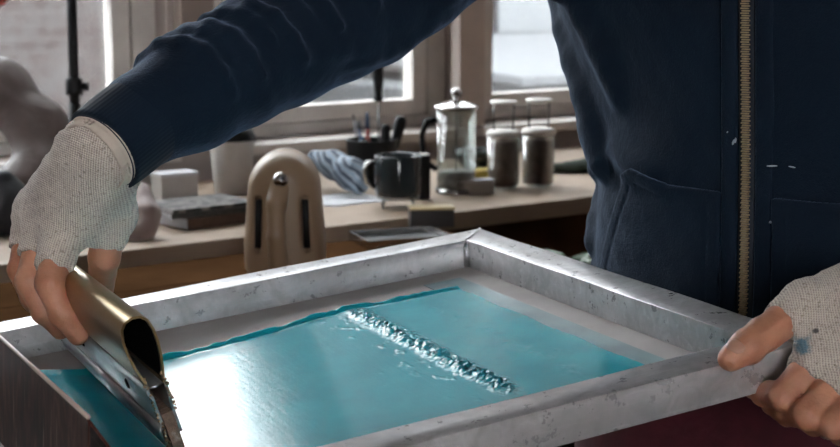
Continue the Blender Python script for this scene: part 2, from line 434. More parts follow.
MAT['shed'] = plain('shed_boards', (0.0165, 0.019, 0.0205), 0.8, var=0.15, scale=3)
for i in range(11): lbox('board', 4.9+i*0.42, 4.9+i*0.42+0.405, 6.9, 6.95, 0.0, 1.02, MAT['shed'], shed)
lbox('wall', 4.9, 9.5, 6.96, 8.5, 0.0, 1.0, MAT['shed'], shed)
link('roof', me_data([(5.45, 6.7, 1.02), (9.7, 6.7, 1.02), (9.7, 8.6, 1.16), (5.05, 8.6, 1.16), (5.45, 6.7, 1.07), (9.7, 6.7, 1.07), (9.7, 8.6, 1.21), (5.05, 8.6, 1.21)],
     [(0, 3, 2, 1), (4, 5, 6, 7), (0, 1, 5, 4), (1, 2, 6, 5), (2, 3, 7, 6), (3, 0, 4, 7)]), MAT['snow'], shed, False, world=False)
house = thing('sky_blocking_house', 'pale rendered house, made tall to block sky, behind the snowy shed outside the right windows', 'house', RM @ Matrix.Translation((0, 0, -0.5)))  # unseen height added to block sky reflected in the ink
def foot_me(pts, z0, z1):
    n = len(pts); me = me_data([(x, y, z0) for x, y in pts]+[(x, y, z1) for x, y in pts], [tuple(range(n)), tuple(range(n, 2*n))]+[(i, (i+1) % n, n+(i+1) % n, n+i) for i in range(n)]); fix(me); return me
link('wall', foot_me([(5.25, 11), (24, 11), (24, 15), (7.4, 15)], 0, 9.0), plain('pale_render', (0.0205, 0.0175, 0.0162), 0.9, var=0.25, scale=1), house, False, world=False)  # end slanted to let sky reach the ink through the left window
link('roof', foot_me([(5.1, 10.8), (24.2, 10.8), (24.2, 15.2), (7.3, 15.2)], 9.01, 9.3), MAT['snow'], house, False, world=False)
for i, (x, z) in enumerate(((6.0, 1.1), (8.6, 1.1), (11.5, 1.1), (6.0, 3.6), (8.6, 3.6), (11.5, 3.6), (6.0, 6.2), (8.6, 6.2), (11.5, 6.2))):
    w_ = lbox('window', x, x+1.0, 10.93, 10.99, z, z+1.3, bpy.data.materials['far_window_0'], house); lbox('sill', x-0.08, x+1.08, 10.88, 10.99, z-0.08, z-0.005, MAT['snow'], house)

# ================================================================== TABLES
MAT['tabletop'] = plain('table_paint', (0.27, 0.195, 0.14), 0.7, var=0.12, scale=12)
MAT['wood'] = plain('brown_wood', (0.055, 0.027, 0.0125), 1.0, var=0.3, scale=9, Specular_IOR_Level=0.0)
MAT['darkwood'] = plain('dark_wood', (0.02, 0.012, 0.008), 1.0, var=0.3, scale=9, Specular_IOR_Level=0.0)
ZTAB = 0.83
EDGE_Q = float((on_z(164, 246, ZTAB))@WN)
wt = thing('window_table', 'long pale wooden table under the windows carrying jars, cups and papers', 'table', RM)
lbox('table_top', -1.6, 3.0, EDGE_Q, WALL_Q-0.055, ZTAB-0.028, ZTAB, MAT['tabletop'], wt, 0.003)
lbox('apron', -1.5, 2.9, EDGE_Q+0.05, EDGE_Q+0.07, ZTAB-0.14, ZTAB-0.029, MAT['wood'], wt)
for s in (-1.5, 0.3, 1.6, 2.85):
    for q in (EDGE_Q+0.08, WALL_Q-0.12): lbox('leg', s, s+0.05, q, q+0.05, 0, ZTAB-0.029, MAT['darkwood'], wt)
wk = thing('work_bench', 'brown wooden bench carrying the beige kettle behind the frame', 'bench', RM)
BQ = float(on_z(164, 263, ZTAB)@WN); BS = float(on_z(462, 235, ZTAB)@WA)
for i in range(3): lbox('plank', BS-1.75, BS, BQ-(i+1)*0.13+0.0015, BQ-i*0.13, ZTAB-0.03, ZTAB, MAT['wood'], wk, 0.002)
for x in (BS-1.7, BS-0.09):
    for y in (BQ-0.36, BQ-0.1): lbox('leg', x, x+0.06, y, y+0.06, 0, ZTAB-0.031, MAT['darkwood'], wk)
lbox('rail', BS-1.64, BS-0.09, BQ-0.075, BQ-0.05, ZTAB-0.13, ZTAB-0.031, MAT['darkwood'], wk)
pt = thing('print_table', 'dark table carrying the raised left end of the printing frame', 'table', RM)
for i in range(8): lbox('plank', -0.9, 0.52, BQ-0.40-(i+1)*0.13+0.0015, BQ-0.40-i*0.13, ZTAB-0.03, ZTAB, MAT['darkwood'], pt, 0.002)
for x in (-0.85, 0.42):
    for y in (BQ-1.40, BQ-0.5): lbox('leg', x, x+0.06, y, y+0.06, 0, ZTAB-0.031, MAT['darkwood'], pt)
yaw = math.atan2(FX[1], FX[0])
zsup = FO[2] - 0.63*FX[2] - 0.025*FZ[2] - 0.004
bb = link('press_board', xf(box_me(-0.66, -0.40, -0.42, 0.02, ZTAB-FO[2]+0.0005, zsup-FO[2]-0.0015, 0.003), mw_at(FO, yaw)), plain('board_ply', (0.28, 0.2, 0.12), 0.6), None, False)
tag(bb, 'thick plywood board raising the left end of the printing frame', 'board')

# ================================================================== PRINTING FRAME
RH, RW_, LI, WI = 0.025, 0.0315, 0.402, 0.60
fr = thing('screen_printing_frame', 'worn aluminium screen printing frame with stretched mesh held at its right corner', 'printing frame', FM)
def rail_me(p0, p1, inward, w):
    """mitred hollow-section rail: p0,p1 inner top corners, outward width w"""
    p0 = Vector(p0); p1 = Vector(p1); d = (p1-p0).normalized(); o = -Vector(inward)
    c = 0.0007; g = 0.0006
    prof = [(0, -RH), (0, -c), (c*0.35, -c*0.35), (c, 0), (w-c, 0), (w-c*0.35, -c*0.35), (w, -c), (w, -RH+c), (w-c*0.35, -RH+c*0.35), (w-c, -RH)]
    v = []; f = []; n = len(prof)
    N = 24
    for i in range(N+1):
        t = i/N
        for (a, z) in prof:
            s0 = p0 - d*(a-g); s1 = p1 + d*(a-g)
            q = s0.lerp(s1, t) + o*a; v.append((q.x, q.y, z + 0.0003*math.sin(17*t+a*90)*(0 if z < -RH+1e-4 else 1)))
    for i in range(N):
        for k in range(n): f.append((i*n+k, i*n+(k+1) % n, (i+1)*n+(k+1) % n, (i+1)*n+k))
    f += [tuple(range(n)), tuple(N*n+k for k in reversed(range(n)))]
    me = me_data(v, f); fix(me); return me
c_br, c_bl, c_fr, c_fl = (0, 0, 0), (-WI, 0, 0), (0, -LI, 0), (-WI, -LI, 0)
for a, b, inn in ((c_bl, c_br, (0, -1, 0)), (c_br, c_fr, (-1, 0, 0)), (c_fr, c_fl, (0, 1, 0)), (c_fl, c_bl, (1, 0, 0))):
    o = link('rail', rail_me(a, b, inn, RW_), MAT['alu'], fr, True, world=False); auto_smooth(o, 30)
# weld beads over the mitres
MAT['weld'] = plain('weld_bead', (0.50, 0.50, 0.51), 0.35, 0.9, 0.25, 120, bump=0.5)
for (x, y), (dx, dy) in (((0, 0), (1, 1)), ((0, -LI), (1, -1)), ((-WI, 0), (-1, 1)), ((-WI, -LI), (-1, -1))):
    pts = [(x+dx*RW_*t, y+dy*RW_*t, -0.0004+0.0004*math.sin(i*2.4)) for i, t in enumerate(np.linspace(0.03, 0.97, 22))]
    link('weld_bead', tube_me(pts, [0.0015+0.0003*math.sin(i*1.9) for i in range(22)], 8), MAT['weld'], fr, True, world=False)
    link('corner_weld', tube_me([(x-dx*0.0006, y-dy*0.0006, -0.003), (x-dx*0.001, y-dy*0.001, -0.012), (x-dx*0.0006, y-dy*0.0006, -RH+0.001)], [0.0025, 0.0030, 0.0036], 8), MAT['weld'], fr, True, world=False)
def mat_meshcloth():
    t = NT('screen_mesh'); c = t.coords()
    a = t.noise(c, 18, 4); f = t.noise(t.coords((40, 900, 40)), 1, 2)
    base = t.ramp(a, [(0.3, (0.31, 0.285, 0.275)), (0.7, (0.43, 0.405, 0.395))])
    t.principled(Base_Color=base, Roughness=0.55, Specular_IOR_Level=0.12, Normal=t.bump(f, 0.08, 0.0006)); return t.m
def sm(a, b, t): t = np.clip((t-a)/(b-a), 0, 1); return t*t*(3-2*t)
def sag(x, y):     # the cloth is pressed down towards the squeegee
    return -0.0115*np.clip((-0.15-x)/0.205, 0, 1.0)*(1-sm(-0.42, -0.58, x))*sm(0.0, -0.055, y)*sm(-LI, -LI+0.055, y)
mgx = np.linspace(0.02, -WI-0.02, 90); mgy = np.linspace(-LI-0.02, 0.02, 50)
MX, MY = np.meshgrid(mgx, mgy, indexing='ij'); MZ = sag(MX, MY)-RH-0.0002
mtop = np.stack([MX, MY, MZ], -1).reshape(-1, 3); mbot = mtop-np.array([0, 0, 0.0008]); nm_ = len(mtop)
ij = np.stack(np.meshgrid(np.arange(89), np.arange(49), indexing='ij'), -1).reshape(-1, 2); b0 = ij[:, 0]*50+ij[:, 1]
mcf = np.stack([b0, b0+1, b0+51, b0+50], 1); mcf = np.concatenate([mcf, mcf[:, ::-1]+nm_])
link('mesh_cloth', me_data(np.concatenate([mtop, mbot]).tolist(), mcf.tolist()), mat_meshcloth(), fr, True, world=False)
MAT['tape'] = plain('emulsion_border', (0.12, 0.20, 0.215), 0.3, var=0.3, scale=25, Specular_IOR_Level=0.2)
for (x0, x1, y0, y1) in ((-0.052, -0.020, -LI+0.002, -0.012), (-WI+0.012, -0.0525, -0.040, -0.012)):
    pass
link('emulsion_border', box_me(-0.060, -0.024, -LI+0.001, -0.030, -RH+0.0001, -RH+0.0005), MAT['tape'], fr, False, world=False)
# small stamped marks near the front corner, on the inner side of the right rail
MAT['mark'] = plain('white_print', (0.75, 0.76, 0.76), 0.6)
mk = []
for i, (dy, h) in enumerate(((0, .006), (.0035, .002), (.0065, .003), (.009, .003), (.0115, .006), (.015, .0045))):
    mk.append(box_me(-0.0005, 0.0001, -0.376-dy-0.0008, -0.376-dy, -0.012, -0.012+h))
link('stamped_mark', join_me(mk), MAT['mark'], fr, False, world=False)

# ---- ink
_rg = np.random.RandomState(11).rand(64, 64)
def n2(x, y, f):
    u, v = x*f+100, y*f+100; i, j = np.floor(u).astype(int), np.floor(v).astype(int); a, b = u-i, v-j
    a = a*a*(3-2*a); b = b*b*(3-2*b); g = lambda p, q: _rg[p % 64, q % 64]
    return (g(i, j)*(1-a)+g(i+1, j)*a)*(1-b)+(g(i, j+1)*(1-a)+g(i+1, j+1)*a)*b*1.0 - 0.5
def fb(x, y, f): return n2(x, y, f)+0.5*n2(x+3.1, y+1.7, f*2.1)+0.25*n2(x+7.7, y+5.1, f*4.3)
def back_edge(x): return -0.0565+0.007*fb(x, 0*x, 22)+0.0012*n2(x, 0*x+9, 120) + 0.045*sm(-0.345, -0.372, x)
def ink_height(x, y):
    z = 0.0022 + 0.00006*fb(x, y, 60)
    yb = back_edge(x)
    z = z + 0.0034*np.exp(-((y-yb+0.007)/0.0035)**2)*np.clip(0.9+1.0*fb(x, y, 50), 0.15, 2)
    xr = -0.143+0.004*fb(0*y, y, 30)
    env = np.clip((-0.064-y)/0.01, 0, 1)*np.clip((y+0.345)/0.03, 0, 1)
    lump = np.clip(0.5+1.1*fb(x, y, 330)+0.5*n2(x, y, 700), 0.0, 1.6)
    z = z + env*0.0026*np.exp(-(np.abs(x-xr)/0.0085)**2.5)*(0.3+lump)
    z = z + env*0.0005*np.exp(-((x-xr+0.022)/0.012)**2)*np.clip(fb(x, y*0.6, 150)*3-0.8, 0, 1.5)
    right = np.clip((x-xr-0.010)/0.012, 0, 1)
    z = z + right*(0.00016*fb(x*0.8, y*1.6, 100)+0.00007*n2(x, y, 330))
    z = z + right*0.0004*np.exp(-((x+0.088)/0.007)**2)*np.clip(fb(x, y, 130)*2, 0, 1)
    z = z + 0.0008*np.clip(n2(x, y, 110)*4-1.62, 0, 1)*sm(-0.25, -0.19, x)*sm(-0.2, -0.26, y)          # a few beads
    roll = np.clip((-0.02-y)/0.02, 0, 1)*sm(-0.3525, -0.3565, x)
    xc = -0.396+0.004*fb(0*x, y, 18)
    z = z + 0.0075*np.where(x < xc, np.exp(-((x-xc)/0.006)**2), np.clip(1-(x-xc)/0.036, 0, 1))*roll
    return z
nx, ny = 460, 380
xs = np.linspace(-0.415, -0.040, nx); ys = np.linspace(-0.4005, -0.040, ny)
Xg, Yg = np.meshgrid(xs, ys, indexing='ij')
edgeL = -0.408+0.012*fb(0*Yg, Yg, 30) - 0.010*sm(-0.10, -0.2, Yg)
Zg = ink_height(Xg, Yg)
mask = sm(0, 0.005, back_edge(Xg)-Yg)*sm(0, 0.006, Xg-edgeL)*sm(0, 0.004, -0.0415-0.001*np.sin(Yg*80)-Xg)
Zg = Zg*mask - 0.0008*(1-mask) + sag(Xg, Yg)
vv = np.stack([Xg, Yg, Zg-RH], -1).reshape(-1, 3)
keep = (mask > 0.0)
kk = keep[:-1, :-1] | keep[1:, :-1] | keep[:-1, 1:] | keep[1:, 1:]
ij = np.argwhere(kk); b0 = ij[:, 0]*ny+ij[:, 1]
ff = np.stack([b0, b0+ny, b0+ny+1, b0+1], 1).tolist()
ink_me = me_data(vv, ff)
bm = bmesh.new(); bm.from_mesh(ink_me); bmesh.ops.delete(bm, geom=[v for v in bm.verts if not v.link_faces], context='VERTS'); bm.to_mesh(ink_me); bm.free()
ink = link('printing_ink', ink_me, MAT['ink'], None, True); ink.matrix_world = FM
tag(ink, 'wet teal printing ink spread over the mesh of the frame', 'ink', kind='stuff')

# ================================================================== SQUEEGEE
MAT['black'] = plain('black_plastic', (0.008, 0.008, 0.009), 0.5, Specular_IOR_Level=0.2)
def mat_brassalu():
    t = NT('anodised_handle'); c = t.coords()
    f = t.noise(t.coords((20, 3, 20)), 2, 4); g = t.noise(t.coords((400, 8, 400)), 1, 3)
    base = t.ramp(f, [(0.3, (0.25, 0.17, 0.075)), (0.7, (0.40, 0.29, 0.15))])
    t.principled(Base_Color=base, Metallic=0.95, Roughness=0.3, Normal=t.bump(g, 0.08, 0.0006)); return t.m
def mat_plate():
    t = NT('squeegee_plate'); c = t.coords()
    f = t.noise(t.coords((30, 5, 30)), 2, 5, 0.6); g = t.noise(t.coords((400, 8, 400)), 1, 3)
    base = t.ramp(f, [(0.35, (0.30, 0.315, 0.32)), (0.65, (0.55, 0.57, 0.58))])
    t.principled(Base_Color=base, Metallic=0.9, Roughness=0.28, Normal=t.bump(g, 0.1, 0.0006)); return t.m
SQY0, SQY1 = -0.281, -0.012
sqd = Vector((0.0190, 0, -0.0895)).normalized()
def SQ(a, b):
    """a across, b down from the top of the handle, in the squeegee's leaning section"""
    ax = Vector((-sqd.z, 0, sqd.x)).normalized()
    top = Vector((-0.3765, 0, 0.0645)); q = top + ax*a + sqd*b; return (q.x, q.z)
sq = thing('squeegee', 'hollow aluminium squeegee with a golden handle resting in the teal ink', 'squeegee', FM)
outer = [(0.0, 0.0), (0.005, 0.0012), (0.0085, 0.0048), (0.0102, 0.012), (0.0102, 0.021), (0.0090, 0.031), (0.0066, 0.041), (0.0052, 0.047)]
outer = [(-a, b) for a, b in reversed(outer[1:])] + outer
def shell_me(path, th, y0, y1):
    """open sheet following a path in section, with thickness"""
    pts = [Vector(SQ(a, b)) for a, b in path]; L = []; R = []
    for i, p in enumerate(pts):
        t = (pts[min(i+1, len(pts)-1)]-pts[max(i-1, 0)]).normalized(); n = Vector((-t.y, t.x)); L.append(p+n*th/2); R.append(p-n*th/2)
    return prism_me([tuple(x) for x in L]+[tuple(x) for x in reversed(R)], y0, y1)
o = link('handle', shell_me(outer, 0.0016, SQY0, SQY1), mat_brassalu(), sq, True, world=False); auto_smooth(o, 40)
hp = o
o = link('shade_lining', shell_me([(a*0.90, 0.0012+b*0.97) for a, b in outer], 0.0004, SQY0+0.0025, SQY1-0.002), plain('painted_shade', (0.002, 0.002, 0.002), 0.95, Specular_IOR_Level=0.0), hp, True, world=False); o['label'] = 'black lining that paints the shade inside the hollow handle'  # shade inside the tube painted as a black lining
link('shade_plug', prism_me([SQ(a*0.90, 0.0012+b*0.97) for a, b in outer], SQY0+0.12, SQY0+0.122), bpy.data.materials['painted_shade'], hp, False, world=False)  # black plug painting the shade deeper in the tube

MAT['plate'] = mat_plate()
left = [(-0.0058, 0.0455), (-0.0066, 0.050), (-0.0050, 0.054), (-0.0048, 0.070), (-0.0055, 0.082)]
right = [(0.0058, 0.0455), (0.0060, 0.052), (0.0050, 0.064), (0.0050, 0.082)]
for nm, pth in (('clamp_plate', left), ('clamp_plate', right)):
    o = link(nm, shell_me(pth, 0.0018, SQY0+0.0005, SQY1), MAT['plate'], sq, True, world=False); auto_smooth(o, 40)
    if pth is left: lp = o
# lip that grips the blade, and the holes with their rivets
link('clamp_lip', shell_me([(-0.0062, 0.0730), (-0.0080, 0.0770), (-0.0080, 0.0825), (-0.0062, 0.0865)], 0.0026, SQY0+0.0005, SQY1), MAT['plate'], lp, True, world=False)
MAT['black'] = plain('black_plastic', (0.008, 0.008, 0.009), 0.5, Specular_IOR_Level=0.2)
for y in (-0.215, -0.09):
    x, z = SQ(-0.0060, 0.061)
    m = xf(lathe_me([(0.0, 0.0009), (0.0030, 0.0008), (0.0038, 0.0), (0.0038, -0.002)], 16), Matrix.Translation((x, y, z)) @ Matrix.Rotation(-PI/2-0.18, 4, 'Y'))
    link('rivet', m, MAT['black'], lp, True, world=False)
# web that closes the handle's hollow from the blade channel
link('web', shell_me([(-0.0052, 0.0475), (0.0, 0.0485), (0.0052, 0.0475)], 0.0016, SQY0+0.003, SQY1), MAT['plate'], sq, True, world=False)
def mat_blade():
    t = NT('blade_rubber'); c = t.coords()
    f = t.noise(c, 180, 4, 0.7)
    base = t.ramp(f, [(0.35, (0.10, 0.055, 0.035)), (0.55, (0.22, 0.13, 0.09)), (0.72, (0.50, 0.42, 0.36))])
    t.principled(Base_Color=base, Roughness=0.4, Normal=t.bump(f, 0.6, 0.002)); return t.m
x0, z0 = SQ(-0.0038, 0.066); x1, z1 = SQ(0.0038, 0.066); x2, z2 = SQ(0.0034, 0.0975); x3, z3 = SQ(-0.0034, 0.0975)
link('blade', prism_me([(x0, z0), (x1, z1), (x2, z2), (x3, z3)], SQY0-0.001, SQY1), mat_blade(), sq, False, world=False)
# dried ink crusted on the cut end of the profile
crust = []
rnd = random.Random(3)
for side in (-1, 1):
    for b in np.linspace(0.040, 0.088 if side < 0 else 0.066, 22):
        w_ = 0.0062 if b < 0.07 else 0.0052
        x, z = SQ(side*(w_+rnd.uniform(-.0008, .0008)), b)
        mm = bmesh.new(); bmesh.ops.create_icosphere(mm, subdivisions=1, radius=rnd.uniform(0.0006, 0.0015))
        for v in mm.verts: v.co *= rnd.uniform(0.8, 1.2)
        crust.append(xf(me_from(mm), Matrix.Translation((x, SQY0+rnd.uniform(-.001, .0015), z))))
MAT['crust'] = plain('dried_ink', (0.30, 0.20, 0.11), 0.35, var=0.7, scale=160, bump=0.4)
link('dried_crust', join_me(crust), MAT['crust'], sq, True, world=False)

# ================================================================== BENT SHEET IN THE FOREGROUND
def mat_sheet():
    t = NT('brown_laminate'); c = t.coords()
    f = t.noise(t.coords((60, 60, 14), (0.45, 0, 0)), 1.2, 5, 0.65, 1.2); g = t.noise(t.coords((60, 170, 9), (0.35, 0, 0)), 1.0, 3, 0.6, 0.2); big = t.noise(c, 14, 3)
    base = t.ramp(f, [(0.36, (0.006, 0.0025, 0.002)), (0.5, (0.030, 0.010, 0.007)), (0.64, (0.085, 0.042, 0.032))])
    base = t.mix(t.ramp(g, [(0.63, (0, 0, 0)), (0.70, (0.6, 0.6, 0.6))]), base, (0.30, 0.24, 0.20))
    t.principled(Base_Color=base, Roughness=0.45, Specular_IOR_Level=0.1, Normal=t.bump(g, 0.12, 0.001)); return t.m
o_ = np.array
def loc_Z(u, v, Z):
    r = ray(u, v); o = CAMP-FO; zo = float(o@FZ); zr = float(r@FZ); p = o+r*((Z-zo)/zr); return float(p@FX), float(p@FY)
ZA = 0.046
xa0, ya0 = loc_Z(0, 337, ZA); xa1, ya1 = loc_Z(88, 417, ZA)
dx = (xa1-xa0)/(ya1-ya0)
sh = thing('bent_metal_sheet', 'thin folded sheet with streaky brown side standing like a tent in the left foreground', 'metal sheet', FM)
def sheet_side(dxb, dz, th, ext):
    ya, yb = ya1, ya0+ext; xa = xa1; xb = xa1+dx*(yb-ya)
    s = 1 if dxb > 0 else -1
    v = []
    for (x, y) in ((xa, ya), (xb, yb)):
        v += [(x, y, ZA), (x+dxb, y, ZA-dz), (x+dxb-s*th, y, ZA-dz), (x-s*th*0.6, y, ZA-th*1.6)]
    f = [(0, 1, 5, 4), (1, 2, 6, 5), (2, 3, 7, 6), (3, 0, 4, 7), (0, 3, 2, 1), (4, 5, 6, 7)]
    me = me_data(v, f); fix(me); return me
MAT['sheet'] = mat_sheet()
link('side_panel', sheet_side(-0.010, ZA+RH-0.0003, 0.0014, 0.14), MAT['sheet'], sh, False, world=False)
link('side_panel', sheet_side(0.036, ZA+RH-0.0003, 0.0014, 0.14), MAT['sheet'], sh, False, world=False)
link('folded_edge', tube_me([(xa1, ya1-0.0004, ZA), (xa1+dx*(ya0+0.14-ya1), ya0+0.14, ZA)], 0.0013, 8), plain('worn_edge', (0.45, 0.37, 0.31), 0.4), sh, True, world=False)

# ================================================================== PERSON
TC = np.array([0.319, 1.172, 0.0])
AL = math.radians(42)
TD = np.array([-math.sin(AL), -math.cos(AL), 0]); TR = np.array([-math.cos(AL), math.sin(AL), 0]); UZ = np.array([0, 0, 1.0])
person = thing('person', 'person in a navy zip hoodie and knitted fingerless gloves pulling a squeegee over the frame', 'person', mw_at(TC))
KZ = [0.74, 0.80, 0.95, 1.05, 1.15, 1.25, 1.34, 1.41, 1.46]
KA = [0.205, 0.203, 0.199, 0.194, 0.198, 0.222, 0.205, 0.13, 0.075]
KB = [0.135, 0.136, 0.130, 0.126, 0.126, 0.126, 0.110, 0.085, 0.065]
def SHX(z): return np.interp(z, [0.9, 0.96, 1.25], [-0.0068, -0.0072, 0.0055])     # the trunk leans a little
def sd_torso(p, grow=0.0):
    z = p[:, 2]; a = np.interp(z, KZ, KA)+grow; b = np.interp(z, KZ, KB)+grow
    q = p-TC; x = q@TR-SHX(z); y = q@TD
    d = ((np.abs(x)/a)**2.3+(np.abs(y)/b)**2.3)**(1/2.3)
    return (d-1)*np.minimum(a, b)*0.92
SH = P(588, -168, 1.30); EL = P(380, 5, 1.20); CO = P(105, 149, 1.045); A0 = P(146, 117, 1.070)     # right shoulder, elbow, cuff opening
WR = P(102, 148, 1.055)
SHL = TC - TR*0.205 + UZ*1.315; ELL = np.array([0.545, 0.90, 1.10]); WRL = P(908, 314, 0.995)
axR = (A0-CO)/np.linalg.norm(A0-CO); axA = (EL-A0)/np.linalg.norm(EL-A0); axL = (ELL-WRL)/np.linalg.norm(ELL-WRL)
COL_ = WRL + axL*0.03

# ---- hands
def hand_sdf(spec):
    def palm(p):
        d = None
        for (a, b, r1, r2) in spec['palm']:
            c = sd_cap(p, a, b, r1, r2); d = c if d is None else smin(d, c, 0.016)
        return d
    def finger(p, f):
        return sd_chain(p, f['pts'], f['rs'], 0.003)
    def full(p):
        d = palm(p); fs = None
        for f in spec['fingers']:
            c = finger(p, f); fs = c if fs is None else smin(fs, c, 0.0012)
        d = smin(d, fs, 0.006)
        return d + 0.00035*vnoise(p, 420, 3)
    def glove(p):
        off = 0.0026
        d = palm(p)-off
        rag = 0.0022*vnoise(p, 330, 5)+0.0012*vnoise(p, 900, 6)
        for f in spec['fingers']:
            c = finger(p, f)-off
            cut = (p-f['cut'])@f['cn'] + rag
            c = smax(c, cut, 0.0008)
            d = smin(d, c, 0.006)
        for (pt, n) in spec['cuts']:
            d = smax(d, (p-pt)@n + rag*0.4, 0.001)
        return d + 0.0007*vnoise(p, 190, 8) + 0.0004*vnoise(p, 700, 9)
    return full, glove
def fing(px, rs, cut, ct=None):
    pts = [P(*q) for q in px]
    i = int(cut); t = cut-i; c = pts[i]*(1-t)+pts[i+1]*t
    n = pts[i+1]-pts[i]; n = n/np.linalg.norm(n)
    return dict(pts=pts, rs=[r/1000 for r in rs], cut=c, cn=n if ct is None else ct)
RHp = dict(
    palm=[(WR, P(64, 226, 1.085), .0200, .0135), (WR, P(47, 221, 1.105), .0200, .0138), (WR, P(35, 214, 1.128), .0195, .0128), (WR, P(34, 206, 1.150), .018, .011),
          (P(108, 152, 1.06), P(113, 214, 1.098), .0195, .0135), (P(98, 165, 1.065), P(76, 224, 1.09), .020, .014), (WR+axR*0.05, WR, .0235, .0200)],
    fingers=[fing([(64, 226, 1.085), (50, 284, 1.060), (62, 314, 1.062), (78, 335, 1.070)], [13, 10.4, 9.2, 7.6], 0.74),
             fing([(47, 221, 1.105), (30, 281, 1.085), (44, 311, 1.090), (61, 329, 1.102)], [13.2, 10.2, 9.2, 7.8], 0.60),
             fing([(35, 214, 1.128), (21, 270, 1.115), (33, 299, 1.122), (49, 318, 1.135)], [12.2, 9.6, 8.8, 7.6], 0.66),
             fing([(34, 206, 1.150), (25, 252, 1.150), (34, 278, 1.156), (46, 294, 1.162)], [10.5, 8.6, 8.0, 7], 0.66),
             fing([(113, 214, 1.098), (104, 258, 1.112), (101, 290, 1.134)], [13.4, 11.6, 9.6], 0.62)],
    cuts=[(P(104, 139, 1.055), (P(106, 130, 1.055)-P(97, 185, 1.035))/np.linalg.norm(P(106, 130, 1.055)-P(97, 185, 1.035)))])
LHp = dict(
    palm=[(WRL, P(822, 350, .950), .0215, .0125), (WRL, P(845, 367, .945), .0215, .0130), (WRL, P(866, 385, .938), .021, .0128), (WRL, P(885, 400, .935), .019, .012),
          (WRL, P(850, 297, .985), .020, .0170), (P(850, 297, .985), P(806, 304, .962), .0170, .0135), (P(850, 325, .975), P(830, 342, .960), .018, .015), (WRL+axL*0.09, WRL, .027, .0205)],
    fingers=[fing([(824, 353, .950), (783, 396, .940), (764, 393, .966), (750, 385, .988)], [12.6, 9.0, 8.6, 7.4], 0.52),
             fing([(847, 370, .945), (808, 415, .924), (789, 412, .950), (773, 404, .973)], [12.8, 9.2, 8.8, 7.6], 0.52),
             fing([(868, 387, .938), (834, 424, .916), (814, 422, .941), (798, 414, .964)], [12.2, 9.0, 8.4, 7.4], 0.52),
             fing([(887, 402, .935), (859, 435, .917), (842, 433, .937), (828, 427, .958)], [11, 8.2, 7.6, 6.8], 0.66),
             fing([(806, 306, .962), (764, 334, .943), (748, 346, .935), (731, 358, .928)], [13.0, 11.2, 11.0, 8.4], 0.62)],
    cuts=[(WRL+axL*0.022, axL)])
body_parts = []
gloves = []
for spec, mid in ((RHp, WR+axR*0.05), (LHp, WRL+axL*0.09)):
    full, glove = hand_sdf(spec)
    pts = [q for f in spec['fingers'] for q in f['pts']] + [x for pr in spec['palm'] for x in pr[:2]]
    lo, hi = bounds(pts, 0.032)
    body_parts.append(polygonise(full, lo, hi, 0.0017))
    gloves.append(polygonise(glove, lo, hi, 0.0014, margin=0.003))
# ---- the rest of the body, inside the clothes
HD = TC + TD*0.05 + UZ*1.575
def sd_body(p):
    d = sd_torso(p, -0.022); d = smax(d, p[:, 2]-1.44, 0.04); d = smax(d, 0.80-p[:, 2], 0.04)
    for pts, rs in (([SH, EL, A0, WR+axR*0.04], [0.055, 0.040, 0.028, 0.0255]), ([SHL, ELL, WRL+axL*0.06], [0.058, 0.042, 0.0275])):
        d = smin(d, sd_chain(p, pts, rs, 0.01), 0.05)
    d = smin(d, sd_cap(p, TC+UZ*1.40, HD-UZ*0.05, 0.06, 0.055), 0.03)
    d = smin(d, sd_cap(p, HD+UZ*0.03-TD*0.01, HD+TD*0.012-UZ*0.05, 0.092, 0.072), 0.03)
    d = smin(d, sd_cap(p, HD+TD*0.085+UZ*0.012, HD+TD*0.104-UZ*0.016, 0.010, 0.014), 0.015)
    d = smin(d, sd_cap(p, HD+TD*0.075-UZ*0.085, HD+TD*0.06-UZ*0.09, 0.022, 0.026), 0.02)
    for s in (-1, 1):
        d = smin(d, sd_cap(p, HD+TR*s*0.088+UZ*0.01, HD+TR*s*0.09-UZ*0.03, 0.016, 0.011), 0.01)
        d = smax(d, -(np.linalg.norm(p-(HD+TD*0.098+TR*s*0.032+UZ*0.018), axis=1)-0.016), 0.01)
        hip = TC+TR*s*0.09+UZ*0.84; kn = TC+TR*s*0.11+TD*0.03+UZ*0.46; an = TC+TR*s*0.12+UZ*0.09
        d = smin(d, sd_chain(p, [hip, kn, an], [0.082, 0.056, 0.042], 0.02), 0.04)
        d = smin(d, sd_cap(p, an-UZ*0.045, an+TD*0.14-UZ*0.058, 0.04, 0.03), 0.02)
    return d
lo, hi = bounds([SH, SHL, ELL, EL, CO, HD+UZ*0.15, TC+TR*0.2, TC-TR*0.2+TD*0.2, TC+TR*.2+TD*.2], 0.09); lo[2] = -0.02
body_parts.append(polygonise(sd_body, lo, hi, 0.009))
body = link('body', join_me(body_parts), MAT['skin'], person)
